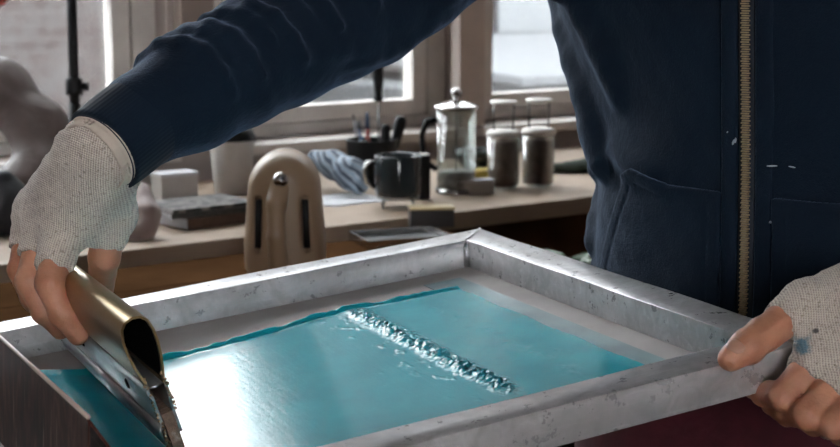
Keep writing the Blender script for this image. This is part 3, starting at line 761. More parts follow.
# thumb nail of the near hand
nt = P(732, 357, .928); nd = P(748, 345, .934)-nt; nd /= np.linalg.norm(nd)
toc = CAMP-nt; toc = toc-nd*(toc@nd); toc /= np.linalg.norm(toc); upn = FZ-nd*(FZ@nd); upn /= np.linalg.norm(upn)
nup = (upn*0.86+toc*0.5); nup /= np.linalg.norm(nup); side = np.cross(nd, nup)
bm = bmesh.new(); bmesh.ops.create_uvsphere(bm, u_segments=16, v_segments=10, radius=1)
NM = Matrix(((nd[0]*.0066, side[0]*.0062, nup[0]*.0032, 0), (nd[1]*.0066, side[1]*.0062, nup[1]*.0032, 0), (nd[2]*.0066, side[2]*.0062, nup[2]*.0032, 0), (0, 0, 0, 1)))
nm = xf(me_from(bm), Matrix.Translation(Vector(nt+nd*0.0035+nup*0.0062)) @ NM)
o = link('thumb_nail', nm, plain('nail', (0.50, 0.26, 0.18), 0.35, var=0.05), body); o['label'] = 'smooth pale thumb nail'
# hair
def sd_hair(p):
    d = sd_cap(p, HD+UZ*0.045-TD*0.015, HD-TD*0.03-UZ*0.01, 0.098, 0.09)
    d = smax(d, (p-(HD+TD*0.055+UZ*0.05))@(TD*0.8-UZ*0.6), 0.01)
    return d + 0.002*vnoise(p, 120, 4)
lo, hi = bounds([HD+UZ*0.05, HD-TD*0.03], 0.13)
link('hair', polygonise(sd_hair, lo, hi, 0.006), plain('dark_hair', (0.03, 0.02, 0.014), 0.6), person)
# gloves
def unit(v): return v/np.linalg.norm(v)
acrR = unit(P(137, 160, 1.1)-P(75, 150, 1.1)); alR = unit(P(75, 220, 1.1)-P(105, 140, 1.1))
acrL = unit(P(830, 300, 1.0)-P(800, 330, 1.0)); acrL = unit(P(860, 310, 1)-P(820, 312, 1)); alL = unit(P(830, 380, .97)-P(835, 310, .97))
MAT['knitR'] = mat_knit('knitted_glove_ribs', (tuple(acrR), tuple(alR)))
gl_full, gl_glove = hand_sdf(LHp)
def glove_at(u, v):
    ds = np.linspace(0.86, 1.05, 500); vals = gl_glove(np.stack([P(u, v, d) for d in ds])); k = np.argmax(vals < 0); return P(u, v, ds[k])
MAT['knitL'] = mat_knit('knitted_glove_stained', (tuple(acrL), tuple(alL)), stain=[(glove_at(803, 346), 0.014, (0.05, 0.17, 0.25)), (glove_at(800, 371), 0.009, (0.42, 0.28, 0.08)), (glove_at(816, 331), 0.0042, (0.03, 0.03, 0.035))])
o = link('glove', gloves[0], MAT['knitR'], person); o['label'] = 'ragged grey knitted fingerless glove on the squeegee hand'
o = link('glove', gloves[1], MAT['knitL'], person); o['label'] = 'grey knitted fingerless glove with a blue stain on the corner hand'
# ---- shirt cuff between glove and sleeve
def sd_band(p, c, ax, l0, l1, r0, r1, th):
    q = p-c; t = q@ax; rad = np.linalg.norm(q-t[:, None]*ax, axis=1)
    R = r0+(r1-r0)*np.clip((t-l0)/(l1-l0), 0, 1)
    d = np.abs(rad-R)-th
    return smax(smax(d, l0-t, 0.001), t-l1, 0.001)
cuffax = axR
def sd_scuff(p):
    d = sd_band(p, CO, cuffax, -0.012, 0.02, 0.0262, 0.0272, 0.0010)
    d2 = sd_band(p, CO, cuffax, -0.0055, 0.02, 0.0280, 0.0280, 0.0009)
    return np.minimum(d, d2) + 0.0005*vnoise(p, 160, 2)
lo, hi = bounds([CO], 0.06)
sc = link('shirt_cuff', polygonise(sd_scuff, lo, hi, 0.0013), plain('cream_cotton', (0.55, 0.46, 0.38), 0.9, var=0.08, scale=60, bump=0.2), person)
cu = unit(UZ-axR*(UZ@axR)); cv = np.cross(axR, cu)
link('stripe', tube_me([CO-axR*0.0030+(cu*math.cos(2*PI*k/40)+cv*math.sin(2*PI*k/40))*0.0290 for k in range(40)], 0.00055, 6, True), plain('navy_stripe', (0.01, 0.015, 0.03), 0.9), sc)
# ---- hoodie
def arm_frame(t):
    """right sleeve centre line: t 0 at cuff opening, 1 at the shoulder"""
    L1 = np.linalg.norm(EL-A0); L2 = np.linalg.norm(SH-EL); s = t*(L1+L2+0.04)-0.04
    if s < 0: c = A0+axR*s; ax = axR
    elif s < L1: c = A0+(EL-A0)*s/L1; ax = axA
    else: c = EL+(SH-EL)*(s-L1)/L2; ax = unit(SH-EL)
    return c, ax
def arm_r(t): return float(np.interp(t, [0, 0.085, 0.14, 0.3, 0.5, 0.75, 1.0], [0.032, 0.0345, 0.0385, 0.0415, 0.0420, 0.0490, 0.070]))
def arm_pt(t, phi, off=0.0):
    c, ax = arm_frame(t); up = unit(UZ-ax*(UZ@ax)); sd = np.cross(ax, up)
    if sd@(CAMP-c) < 0: sd = -sd
    return c + (up*math.cos(phi)+sd*math.sin(phi))*(arm_r(t)+off)
folds = []
def fold(t0, ph0, t1, ph1, r, off=-0.004, bend=0.0, n=7):
    pts = [arm_pt(t0+(t1-t0)*i/(n-1)+bend*math.sin(PI*i/(n-1)), ph0+(ph1-ph0)*i/(n-1), off) for i in range(n)]
    folds.append((pts, [r*(0.45+0.55*math.sin(PI*(0.12+0.76*i/(n-1)))) for i in range(n)]))
for (t_, e_, r_, o_f) in ((0.100, 1.6, .0055, .0030), (0.125, 1.0, .0055, .0030), (0.150, 1.5, .0062, .0035), (0.190, 1.0, .0060, .0030), (0.222, 1.55, .0066, .0042), (0.262, 0.9, .0058, .0030), (0.295, 1.3, .0064, .0036), (0.335, 0.8, .0060, .0028), (0.372, 1.2, .0064, .0030), (0.42, 0.9, .0062, .0022), (0.475, 1.1, .0066, .0018), (0.54, 0.9, .007, .001)):
    fold(t_, -1.1, t_+0.07, e_, r_, o_f, 0.018)
fold(0.185, 1.3, 0.235, 2.6, 0.007, -0.003, 0.01); fold(0.27, 1.4, 0.46, 2.1, 0.008, -0.004); fold(0.5, 2.2, 0.75, 1.5, 0.009, -0.005); fold(0.38, 2.2, 0.6, 2.35, 0.008, -0.003); fold(0.62, 0.6, 0.85, 1.6, 0.010, -0.006)
def sleeve(p, ctr, rads, k=0.012): return sd_chain(p, ctr, rads, k)
TS = np.linspace(0.07, 1, 12)
ARMC = [arm_frame(t)[0] for t in TS]; ARMR = [arm_r(t) for t in TS]
def sd_pocket_mask(p):
    q = p-TC; x = q@TR; z = p[:, 2]
    return x, z
def tor_pt(x, z, off=0.0):
    """point on the hoodie's front at lateral x (towards the person's right) and height z"""
    lo_, hi_ = 0.0, 0.3
    for _ in range(30):
        m = (lo_+hi_)/2; q = (TC+TR*(x+SHX(z))+TD*m+UZ*z)[None]
        if sd_hood_base(q)[0] < 0: lo_ = m
        else: hi_ = m
    return TC+TR*(x+SHX(z))+TD*(lo_+off)+UZ*z
def sd_hood_base(p):
    d = sd_torso(p); d = smax(d, p[:, 2]-1.43, 0.05); d = smax(d, 0.888-p[:, 2], 0.01)
    d = smin(d, sd_chain(p, ARMC, ARMR, 0.012), 0.030)
    d = smin(d, sd_chain(p, [COL_+axL*0.05, ELL, SHL], [0.040, 0.056, 0.080], 0.02), 0.06)
    # cloth drawn from the waist up to the raised arm
    d = smin(d, sd_chain(p, [TC+TR*0.110+UZ*1.05-TD*0.01, TC+TR*0.150+UZ*1.18+TD*0.005, SH-UZ*0.03-TR*0.01], [0.062, 0.068, 0.076], 0.03), 0.05)
    # hood lying on the back
    d = smin(d, sd_chain(p, [TC+TR*0.11-TD*0.02+UZ*1.40, TC-TD*0.10+UZ*1.41, TC-TR*0.11-TD*0.02+UZ*1.40], [0.04, 0.06, 0.04], 0.03), 0.04)
    return d
tf = []          # folds on the trunk, each a ridge lying on the cloth
def tfold(pts, r): tf.append((pts, [r*(0.4+0.6*math.sin(PI*(0.12+0.76*i/(len(pts)-1)))) for i in range(len(pts))]))
def side_pt(ang, z, off=0.0):
    lo_, hi_ = 0.02, 0.4; dr = TD*math.cos(ang)+TR*math.sin(ang)
    for _ in range(28):
        m = (lo_+hi_)/2
        if sd_hood_base((TC+dr*m+UZ*z)[None])[0] < 0: lo_ = m
        else: hi_ = m
    return TC+dr*(lo_+off)+UZ*z
def sfold(a0, z0, a1, z1, r, off=-0.003, n=8, bend=0.0):
    tfold([side_pt(a0+(a1-a0)*i/(n-1)+bend*math.sin(PI*i/(n-1)), z0+(z1-z0)*i/(n-1), off) for i in range(n)], r)
sfold(1.62, 1.22, 1.05, 1.045, 0.012, 0.001); sfold(1.30, 1.24, 0.90, 1.10, 0.009, -0.003); sfold(1.85, 1.16, 1.40, 1.03, 0.013, 0.002); sfold(1.85, 1.07, 1.30, 0.97, 0.012, 0.002); sfold(1.7, 0.99, 1.30, 0.91, 0.011, 0.001)
sfold(0.95, 1.055, 0.62, 1.045, 0.006, -0.003); sfold(1.45, 1.10, 1.08, 1.04, 0.009, 0.0)
def sd_hoodie(p):
    d = sd_hood_base(p)
    for pts, rs in folds: d = smin(d, sd_chain(p, pts, rs, 0.004), 0.005)
    for pts, rs in tf: d = smin(d, sd_chain(p, pts, rs, 0.004), 0.016)
    d = d + 0.0012*vnoise(p, 60, 11) + 0.0005*vnoise(p, 170, 12)
    return d
lo, hi = bounds([SH, SHL, ELL, EL, CO, WRL, TC+UZ*0.75], 0.10); hi = np.maximum(hi, TC+np.array([.3, .25, 1.5])); lo = np.minimum(lo, TC+np.array([-.3, -.25, 0.75]))
hood = link('hoodie', polygonise(sd_hoodie, lo, hi, 0.0036, margin=0.010), MAT['navy'], person); hood['label'] = 'navy zip hoodie'
ribR = unit(np.cross(axR, unit(CAMP-CO)))
def sd_cuff(p):
    d = sd_band(p, CO, axR, -0.002, 0.050, 0.0302, 0.0322, 0.0020)
    return d + 0.0006*vnoise(p, 120, 14)
lo, hi = bounds([CO, CO+axR*0.06], 0.055)
o = link('cuff', polygonise(sd_cuff, lo, hi, 0.0014), mat_navy('navy_rib_knit', ribR), hood); o['label'] = 'ribbed navy sleeve cuff'
lo, hi = bounds([COL_, COL_+axL*0.07], 0.055)
o = link('cuff', polygonise(lambda p: sd_band(p, COL_, axL, 0, 0.062, 0.032, 0.038, 0.0022), lo, hi, 0.002), mat_navy('navy_rib_knit_far', unit(np.cross(axL, UZ))), hood)
# zip fastener down the front
ZX = 0.0
zs = np.arange(0.90, 1.36, 0.0017)
front = {}
zk = np.linspace(0.893, 1.37, 30); fk = np.array([(tor_pt(ZX, z)-TC)@TD for z in zk])
fkl = {x: np.array([(tor_pt(x, z)-TC)@TD for z in zk]) for x in (-0.024, -0.016, -0.008, 0.008, 0.016, 0.024)}
fkl[0.0] = fk
def front_pt(x, z, off):
    ks = sorted(fkl); f = np.interp(x, ks, [np.interp(z, zk, fkl[k]) for k in ks]); return TC+TR*(x+SHX(z))+TD*(f+off)+UZ*z
tv = []; tfc = []
for i, z in enumerate(zs):
    s = 1 if i % 2 else -1
    for (x0, x1) in ((-0.0034+0.0008*(s > 0), 0.0026+0.0008*(s > 0)),):
        b = len(tv)
        for zz in (z-0.00052, z+0.00052):
            for (xx, off) in ((x0, 0.0018), (x1, 0.0018), (x1-0.0006, 0.0046), (x0+0.0006, 0.0046)): tv.append(front_pt(xx, zz, off))
        tfc += [(b, b+1, b+2, b+3), (b+7, b+6, b+5, b+4), (b, b+4, b+5, b+1), (b+1, b+5, b+6, b+2), (b+2, b+6, b+7, b+3), (b+3, b+7, b+4, b)]
zm = me_data(tv, tfc); fix(zm)
def strip_me(x0, x1, off, th, z0=0.895, z1=1.365, n=60, rim=0.0015):
    v = []; f = []; sec = [(x0, -0.003), (x0, off-th*0.5), (x0+rim*(1 if x1 > x0 else -1), off), (x1-rim*(1 if x1 > x0 else -1), off), (x1, off-th*0.5), (x1, -0.003)]
    for i in range(n+1):
        z = z0+(z1-z0)*i/n
        for x, o_f in sec: v.append(front_pt(x, z, o_f))
    m = len(sec)
    for i in range(n):
        for k in range(m-1): f.append((i*m+k, i*m+k+1, (i+1)*m+k+1, (i+1)*m+k))
    me = me_data(v, f); fix(me); return me
zt = link('zip_tape', strip_me(-0.0062, 0.0062, 0.0018, 0.001), plain('zip_tape_cloth', (0.008, 0.012, 0.02), 0.9), hood)
o = link('zip_teeth', zm, plain('brass_teeth', (0.50, 0.38, 0.24), 0.35, 0.55, 0.2, 300), hood, False); o['label'] = 'brass zip teeth'
for (a, b) in ((0.0075, 0.0205), (-0.0075, -0.0205)): link('placket', strip_me(a, b, 0.0028, 0.002), MAT['navy'], hood)
# flecks of dried paint on the front
MAT['fleck'] = plain('dried_paint', (0.40, 0.42, 0.44), 0.8)
for (u_, v_, l_, w_f, tilt) in ((734, 142, 4.2, 1.5, 1.2), (728, 132, 1.8, 0.8, 0.9), (772, 166, 5.0, 0.6, 0.1), (792, 167, 3.2, 0.5, -0.1), (771, 222, 2.0, 0.9, 0.4), (781, 258, 4.0, 0.7, 0.15), (664, 210, 1.2, 0.8, 0.2)):
    ds_ = np.linspace(0.95, 1.5, 900); kk_ = int(np.argmax(sd_hoodie(np.stack([P(u_, v_, d) for d in ds_])) < 0)); pc = P(u_, v_, ds_[kk_]-0.0032)
    bm = bmesh.new(); bmesh.ops.create_icosphere(bm, subdivisions=2, radius=1)
    ex = -TR*math.cos(tilt)+UZ*math.sin(tilt); ez = np.cross(TD, ex)
    FMx = Matrix(((ex[0]*l_*9e-4, TD[0]*9e-4, ez[0]*w_f*11e-4, pc[0]), (ex[1]*l_*9e-4, TD[1]*7e-4, ez[1]*w_f*11e-4, pc[1]), (ex[2]*l_*9e-4, TD[2]*7e-4, ez[2]*w_f*11e-4, pc[2]), (0, 0, 0, 1)))
    link('paint_fleck', xf(me_from(bm), FMx), MAT['fleck'], hood)
# kangaroo pockets
def poly_sd(x, y, poly):
    d = np.full(len(x), 1e9); ins = np.zeros(len(x), bool); n = len(poly)
    for i in range(n):
        ax_, ay_ = poly[i]; bx, by = poly[(i+1) % n]
        ex, ey = bx-ax_, by-ay_; wx, wy = x-ax_, y-ay_
        t = np.clip((wx*ex+wy*ey)/(ex*ex+ey*ey), 0, 1)
        d = np.minimum(d, (wx-ex*t)**2+(wy-ey*t)**2)
        c = ((ay_ > y) != (by > y)) & (x < (bx-ax_)*(y-ay_)/(by-ay_+1e-12)+ax_); ins ^= c
    return np.where(ins, -1, 1)*np.sqrt(d)
def pocket(sign, poly, hem):
    def fn(p):
        d = np.abs(sd_hoodie(p)-0.0015)-0.0028
        q = p-TC; z = p[:, 2]; x = (q@TR-SHX(z))*sign; m = poly_sd(x, z, poly)
        d = smax(d, m, 0.0015); d = smax(d, -(q@TD), 0.001)
        edge = (np.abs(m+0.011)-0.0010)     # stitched groove along the rim
        return d + 0.0011*np.clip(1-np.abs(m+0.011)/0.0016, 0, 1)
    c = TC+TD*0.09+TR*sign*0.1+UZ*0.93
    lo, hi = bounds([TC+TD*0.16, TC+TR*sign*0.22, TC+TD*0.16+TR*sign*0.2], 0.02); lo[2] = 0.88; hi[2] = 1.06
    return polygonise(fn, lo, hi, 0.0021, margin=0.006)
PK = [(0.0215, 0.897), (0.0215, 1.037), (0.07, 1.037), (0.106, 1.046), (0.118, 1.040), (0.172, 0.915), (0.175, 0.897)]
link('pocket', pocket(1, PK, 0), MAT['navy'], hood); link('pocket', pocket(-1, PK, 0), MAT['navy'], hood)
# ---- trousers and shoes
def sd_trousers(p):
    d = sd_torso(p, -0.012); d = smax(d, p[:, 2]-0.93, 0.02); d = smax(d, 0.76-p[:, 2], 0.05)
    for s in (-1, 1):
        hip = TC+TR*s*0.095+UZ*0.83; kn = TC+TR*s*0.115+TD*0.03+UZ*0.46; an = TC+TR*s*0.12+UZ*0.08
        d = smin(d, sd_chain(p, [hip, kn, an], [0.108, 0.082, 0.072], 0.02), 0.04)
    d = smax(d, 0.05-p[:, 2], 0.01)
    return d+0.002*vnoise(p, 45, 21)
lo, hi = bounds([TC+TR*0.25, TC-TR*0.25, TC+TD*0.2, TC-TD*0.2], 0.03); lo[2] = 0.03; hi[2] = 0.93
link('trousers', polygonise(sd_trousers, lo, hi, 0.007), plain('crimson_cloth', (0.06, 0.005, 0.011), 0.9, var=0.25, scale=40, bump=0.3), person)
for s in (-1, 1):
    an = TC+TR*s*0.12
    def sd_shoe(p): return smax(sd_chain(p, [an+UZ*0.055-TD*0.03, an+TD*0.10+UZ*0.045, an+TD*0.17+UZ*0.04], [0.052, 0.047, 0.042], 0.02), 0.001-p[:, 2], 0.004)
    lo, hi = bounds([an-TD*0.05, an+TD*0.2], 0.07); lo[2] = -0.01; hi[2] = 0.13
    link('shoe', polygonise(sd_shoe, lo, hi, 0.005), plain('black_leather', (0.012, 0.011, 0.011), 0.5), person)

# ================================================================== THINGS ON THE TABLES
def base(u, v, z=ZTAB): return on_z(u, v, z)+np.array([0, 0, 0.0005])
def mmpp(p): return float(np.linalg.norm((p-CAMP)@np.array([0, CP, -SP])))/F_PX
def at_base(name, label, cat, u, v, z=ZTAB, rz=0.0, group=None):
    p = base(u, v, z); t = thing(name, label, cat, mw_at(p, rz), group); return t, mmpp(p)
MAT['glass_thin'] = thin_glass('clear_jar_glass', (0.90, 0.92, 0.91), 0.015, (0.5, 0.5, 0.5), 20, 0.02, 0.35)
MAT['chrome'] = plain('chrome', (0.50, 0.49, 0.48), 0.16, 1.0, 0.05)
MAT['white'] = plain('white_ware', (0.40, 0.375, 0.35), 0.5, var=0.06)
MAT['paper'] = plain('paper', (0.50, 0.50, 0.52), 0.85, var=0.05)

# kettle: jug-shaped shell with two water windows either side of the handle
kt, mk_ = at_base('kettle', 'beige plastic kettle with two upright dark slots and a chrome button', 'kettle', 286, 271)
KW, KH = 40*mk_, 122*mk_
def sd_kettle(p):
    x, y, z = p[:, 0], p[:, 1], p[:, 2]
    w = np.interp(z, [0, KH*0.25, KH*0.7, KH], [KW*0.98, KW*1.0, KW*0.88, KW*0.80])
    zz = np.maximum(z-(KH-KW*0.84), 0)
    d = np.sqrt((x/w)**2+(zz/(KW*0.84))**2+ (y/(KW*1.05))**4*0.9)-1
    d = d*KW*0.8
    d = smax(d, -z, 0.012)
    for s in (-1, 1):
        sl = sd_cap(p*np.array([1, 0.35, 1]), np.array([s*KW*0.60, -KW*0.35, KH*0.24]), np.array([s*KW*0.56, -KW*0.35, KH*0.63]), KW*0.10)
        d = smax(d, -sl, 0.003)
    return d
MAT['beige'] = plain('beige_plastic', (0.235, 0.155, 0.095), 0.42, var=0.06, scale=8)
link('shell', polygonise(sd_kettle, (-KW*1.2, -KW*1.3, -0.01), (KW*1.2, KW*1.3, KH*1.06), 0.002), MAT['beige'], kt, True, world=False)
def sd_handle(p):
    d = sd_chain(p, [np.array(q) for q in ((0, -KW*0.80, KH*0.80), (-KW*0.10, -KW*1.12, KH*0.62), (-KW*0.12, -KW*1.16, KH*0.35), (-KW*0.08, -KW*0.98, KH*0.06))], [KW*0.30, KW*0.23, KW*0.21, KW*0.26], 0.006)
    return smax(d, -p[:, 2], 0.002)
link('handle', polygonise(sd_handle, (-KW*0.6, -KW*1.5, -0.01), (KW*0.6, 0, KH*1.02), 0.002), MAT['beige'], kt, True, world=False)
for s in (-1, 1):
    link('water_window', tube_me([(s*KW*0.60, -KW*0.76, KH*0.24), (s*KW*0.56, -KW*0.76, KH*0.63)], KW*0.11, 10), MAT['black'], kt, True, world=False)
link('button', xf(lathe_me([(0, 0.009), (0.005, 0.008), (0.0088, 0.004), (0.0098, 0), (0.0098, -0.008)], 20), Matrix.Translation((0.0, -KW*1.06, KH*0.80)) @ Matrix.Rotation(PI/2-0.3, 4, 'X')), MAT['chrome'], kt, True, world=False)

# cup
t, m = at_base('paper_cup', 'white tapered cup with a black lid standing behind the kettle', 'cup', 233, 193)
link('cup_body', lathe_me([(17*m, 0), (18*m, 1*m), (22.5*m, 52*m), (22.5*m, 53*m), (21.5*m, 53*m)], 32), MAT['white'], t, True, world=False)
link('lid', lathe_me([(23.5*m, 53.3*m), (24*m, 56*m), (22*m, 59*m), (21*m, 64*m), (0, 64*m)], 32), MAT['black'], t, True, world=False)
t, m = at_base('food_tub', 'low pale box by the wall left of the white cup', 'box', 176, 199, rz=WROT)
lbox('tub', -20*m, 20*m, -10*m, 14*m, 0, 24*m, MAT['white'], t, 0.002); lbox('lid', -21*m, 21*m, -11*m, 15*m, 24.3*m, 27*m, MAT['paper'], t, 0.001)

# magazines
def mat_mag(name, a, b, scale):
    t = NT(name); c = t.coords(); f = t.noise(c, scale, 4, 0.6, 1.5)
    t.principled(Base_Color=t.ramp(f, [(0.45, a), (0.56, b), (0.63, a)]), Roughness=0.35); return t.m
MG = [('dark magazine with pale drawings on top of the pile by the kettle', (0.022, 0.026, 0.03), (0.30, 0.28, 0.26), 26), ('dark green book under the topmost magazine by the kettle', (0.02, 0.03, 0.028), (0.05, 0.05, 0.05), 18), ('thick brown-edged book at the bottom of the magazine pile', (0.06, 0.03, 0.018), (0.08, 0.045, 0.03), 18)]
mp = base(199, 222); m = mmpp(mp); zz = 0.0
for i, (lab, a, b, sc_) in enumerate(reversed(MG)):
    h = (0.016, 0.008, 0.005)[i]; w = (36, 44, 46)[i]*m
    t = thing('magazine' if i else 'book', lab, 'magazine' if i else 'book', mw_at(mp+np.array([0, 0, zz]), WROT+(0.12, -0.05, 0.02)[i]))
    lbox('pages', -w+0.002, w-0.002, -0.048, 0.048, 0.001, h-0.001, MAT['paper'], t)
    cm = mat_mag('cover_%d' % i, a, b, sc_)
    lbox('cover', -w, w, -0.05, 0.05, h-0.0009, h, cm, t); lbox('cover', -w, w, -0.05, 0.05, 0, 0.0009, cm, t); lbox('spine', -w, w, -0.0515, -0.05, 0, h, cm, t)
    zz += h+0.0005

# crumpled plastic bags and cloth
def lump(name, label, cat, mat, pts, rs, k, amp, freq, seed, vox=0.004, zf=None):
    pts = [np.array(q) for q in pts]; b = np.array(pts)
    def fn(p):
        d = sd_chain(p, pts, rs, k) + amp*vnoise(p, freq, seed)+0.4*amp*np.abs(vnoise(p, freq*2.3, seed+1))
        return smax(d, zf-p[:, 2], 0.004) if zf is not None else d
    lo, hi = bounds(pts, max(rs)+3*amp)
    if zf is not None: lo[2] = max(lo[2], zf-0.01)
    o = link(name, polygonise(fn, lo, hi, vox, margin=2*amp), mat, None); tag(o, label, cat); return o
def mat_plastic(name, c1, c2):
    t = NT(name); c = t.coords(); f = t.noise(c, 14, 4, 0.6, 0.8)
    t.principled(Base_Color=t.ramp(f, [(0.35, c1), (0.65, c2)]), Roughness=0.5, Specular_IOR_Level=0.2, Normal=t.bump(t.noise(c, 30, 5, 0.6, 1.0), 0.3, 0.01)); return t.m
ZF = ZTAB+0.001
lump('plastic_bag', 'large crumpled pale plastic bag leaning at the far left by the window', 'bag', mat_plastic('pale_plastic', (0.085, 0.062, 0.057), (0.125, 0.098, 0.09)),
     [P(-40, 75, 2.42), P(2, 92, 2.38), P(38, 128, 2.36), P(48, 175, 2.34), P(30, 195, 2.34)], [0.05, 0.046, 0.042, 0.045, 0.06], 0.03, 0.0025, 40, 31, 0.005, ZF)
lump('black_bag', 'black cloth bag slumped on the table at the left edge behind the glove', 'bag', plain('black_cloth', (0.006, 0.006, 0.008), 0.8, bump=0.3),
     [P(4, 182, 2.1), P(12, 205, 2.1), P(22, 222, 2.1), P(-20, 225, 2.1)], [0.020, 0.026, 0.028, 0.035], 0.02, 0.004, 60, 33, 0.004, ZF)
lump('pink_bag', 'small crumpled pinkish plastic bag on the table edge beside the squeegee hand', 'bag', mat_plastic('pink_plastic', (0.20, 0.145, 0.135), (0.30, 0.235, 0.22)),
     [P(143, 192, 2.10), P(147, 215, 2.07), P(143, 232, 2.06), P(128, 236, 2.06)], [0.012, 0.018, 0.018, 0.018], 0.012, 0.003, 90, 35, 0.0025, ZF)
def mat_pattern():
    t = NT('patterned_cloth'); c = t.coords((1, 1, 1), (0.3, 0.9, 0.4))
    w = t.n('ShaderNodeTexWave', Scale=24.0, Distortion=5.0, Detail=3.0); t.t.links.new(c, w.inputs['Vector'])
    t.principled(Base_Color=t.ramp(w.outputs['Fac'], [(0.30, (0.020, 0.035, 0.06)), (0.45, (0.07, 0.11, 0.16)), (0.60, (0.42, 0.45, 0.48)), (0.85, (0.16, 0.22, 0.29))]), Roughness=0.7); return t.m
lump('patterned_cloth', 'folded blue and white patterned cloth bundle right behind the kettle', 'cloth', mat_pattern(),
     [P(316, 160, 2.55), P(334, 164, 2.50), P(350, 173, 2.45), P(360, 184, 2.42)], [0.018, 0.022, 0.022, 0.016], 0.02, 0.002, 60, 37, 0.003, ZF)
# paper sheets
pp = base(344, 200); m = mmpp(pp)
for i in range(3):
    t = link('paper_sheet', xf(box_me(-0.055, 0.055, -0.05, 0.05, 0.0006*i, 0.0006*i+0.0004), mw_at(pp, WROT+(0.06, -0.10, 0.02)[i])), MAT['paper'], None, False)
    tag(t, ('lowest white paper sheet of the pile right of the kettle', 'middle white paper sheet of the pile right of the kettle', 'topmost white paper sheet of the pile right of the kettle')[i], 'paper', 'papers beside the kettle')

# black pot with pens, a screwdriver and scissors
ph, m = at_base('pen_holder', 'black pen pot crowded with tools behind the dark mug', 'pen pot', 372, 181)
PB = MATW[ph.name].translation
link('pot', lathe_me([(21*m, 0), (22*m, 1*m), (26*m, 41*m), (26*m, 42*m), (24.5*m, 42*m), (21*m, 3*m), (0, 3*m)], 28), MAT['black'], ph, True, world=False)
PD = float(np.array((Vector(PB)-Vector(CAMP))@Vector((0, CP, -SP))))
def tool(name, label, cat, u0, v0, u1, v1, dd, parts):
    """parts: (part name, list of (t, radius px), material) along the line from foot to tip"""
    a = P(u0, v0, PD+dd); b = P(u1, v1, PD+dd); ax = Vector(b-a); L = ax.length
    rot_ = ax.to_track_quat('Z', 'Y').to_matrix().to_4x4(); t = thing(name, label, cat, Matrix.Translation(Vector(a)) @ rot_)
    for pn, prof, mt in parts: link(pn, lathe_me([(max(r*m, 1e-6), tt*L) for tt, r in prof], 14), mt, t, True, world=False)
MAT['steel'] = plain('dark_steel', (0.16, 0.155, 0.15), 0.3, 1.0)
MAT['blue'] = plain('blue_plastic', (0.05, 0.10, 0.20), 0.4); MAT['red'] = plain('red_plastic', (0.35, 0.04, 0.03), 0.4); MAT['grey'] = plain('grey_plastic', (0.18, 0.18, 0.19), 0.4)
tool('screwdriver', 'black screwdriver standing handle up in the pen pot', 'screwdriver', 379, 172, 378, 65, 0.0,
     [('shaft', [(0.05, 1.1), (0.68, 1.1)], MAT['steel']), ('handle', [(0.655, 2.2), (0.668, 4.6), (0.69, 4.8), (0.72, 3.4), (0.76, 4.2), (0.86, 5.4), (0.97, 5.4), (0.99, 4.6), (1.0, 3.0), (1.0, 0)], MAT['black'])])
tool('pen', 'blue pen at the left rim of the pen pot', 'pen', 366, 172, 358, 121, 0.0, [('barrel', [(0, 1.8), (0.85, 1.8)], MAT['blue']), ('cap', [(0.855, 2.1), (0.98, 2.1), (1, 1.2), (1, 0)], MAT['grey'])])
tool('pen', 'grey pen leaning in the pen pot left of the blue pen', 'pen', 362, 172, 353, 114, 0.03, [('barrel', [(0, 1.4), (0.9, 1.4)], MAT['grey']), ('tip', [(0.905, 1.2), (1, 0.4), (1, 0)], MAT['black'])])
tool('marker', 'red marker with a dark cap in the pen pot', 'marker', 369, 172, 367, 112, 0.01, [('barrel', [(0, 2.2), (0.72, 2.2)], MAT['red']), ('cap', [(0.725, 2.0), (0.98, 2.0), (1, 1.2), (1, 0)], MAT['blue'])])
tool('brush', 'thick black brush handle leaning right in the pen pot', 'brush', 388, 174, 402, 116, 0.0, [('ferrule', [(0, 4), (0.45, 4.2)], MAT['steel']), ('handle', [(0.455, 4.6), (0.6, 5.0), (0.9, 6.2), (0.97, 5.0), (1, 2.5), (1, 0)], MAT['black'])])
tool('brush', 'short black brush upright in the middle of the pen pot', 'brush', 384, 174, 386, 124, -0.015, [('ferrule', [(0, 4), (0.45, 4.2)], MAT['steel']), ('handle', [(0.455, 4.6), (0.6, 5.0), (0.92, 5.2), (1, 3.5), (1, 0)], MAT['black'])])
tool('brush', 'squat black brush in front at the left of the pen pot', 'brush', 370, 176, 364, 140, -0.02, [('ferrule', [(0, 4), (0.4, 4.2)], MAT['steel']), ('handle', [(0.405, 5.0), (0.6, 6.0), (0.92, 5.6), (1, 3.5), (1, 0)], MAT['black'])])
# mug on a wire trivet
tv_, m = at_base('wire_trivet', 'small wire trivet under the dark mug', 'trivet', 398, 207)
for k in range(4):
    a = PI/4+k*PI/2; link('foot', tube_me([(20*m*math.cos(a), 20*m*math.sin(a), 0.0), (22*m*math.cos(a), 22*m*math.sin(a), 6*m), (17*m*math.cos(a), 17*m*math.sin(a), 10*m)], 0.9*m, 8), MAT['steel'], tv_, True, world=False)
link('ring', tube_me([(21*m*math.cos(2*PI*k/28), 21*m*math.sin(2*PI*k/28), 10*m) for k in range(28)], 1.0*m, 8, True), MAT['steel'], tv_, True, world=False)
link('bar', tube_me([(-21*m, 0, 10*m), (21*m, 0, 10*m)], 0.9*m, 8), MAT['steel'], tv_, True, world=False)
mug = thing('mug', 'dark glossy mug with a steel handle standing on the wire trivet', 'mug', mw_at(base(398, 207)+np.array([0, 0, 11.2*m])))
link('mug_body', lathe_me([(20*m, 0), (22*m, 1*m), (23.5*m, 8*m), (23.5*m, 40*m), (23*m, 41*m), (22*m, 40*m), (22*m, 4*m), (0, 4*m)], 32), plain('dark_glaze', (0.012, 0.02, 0.024), 0.12), mug, True, world=False)
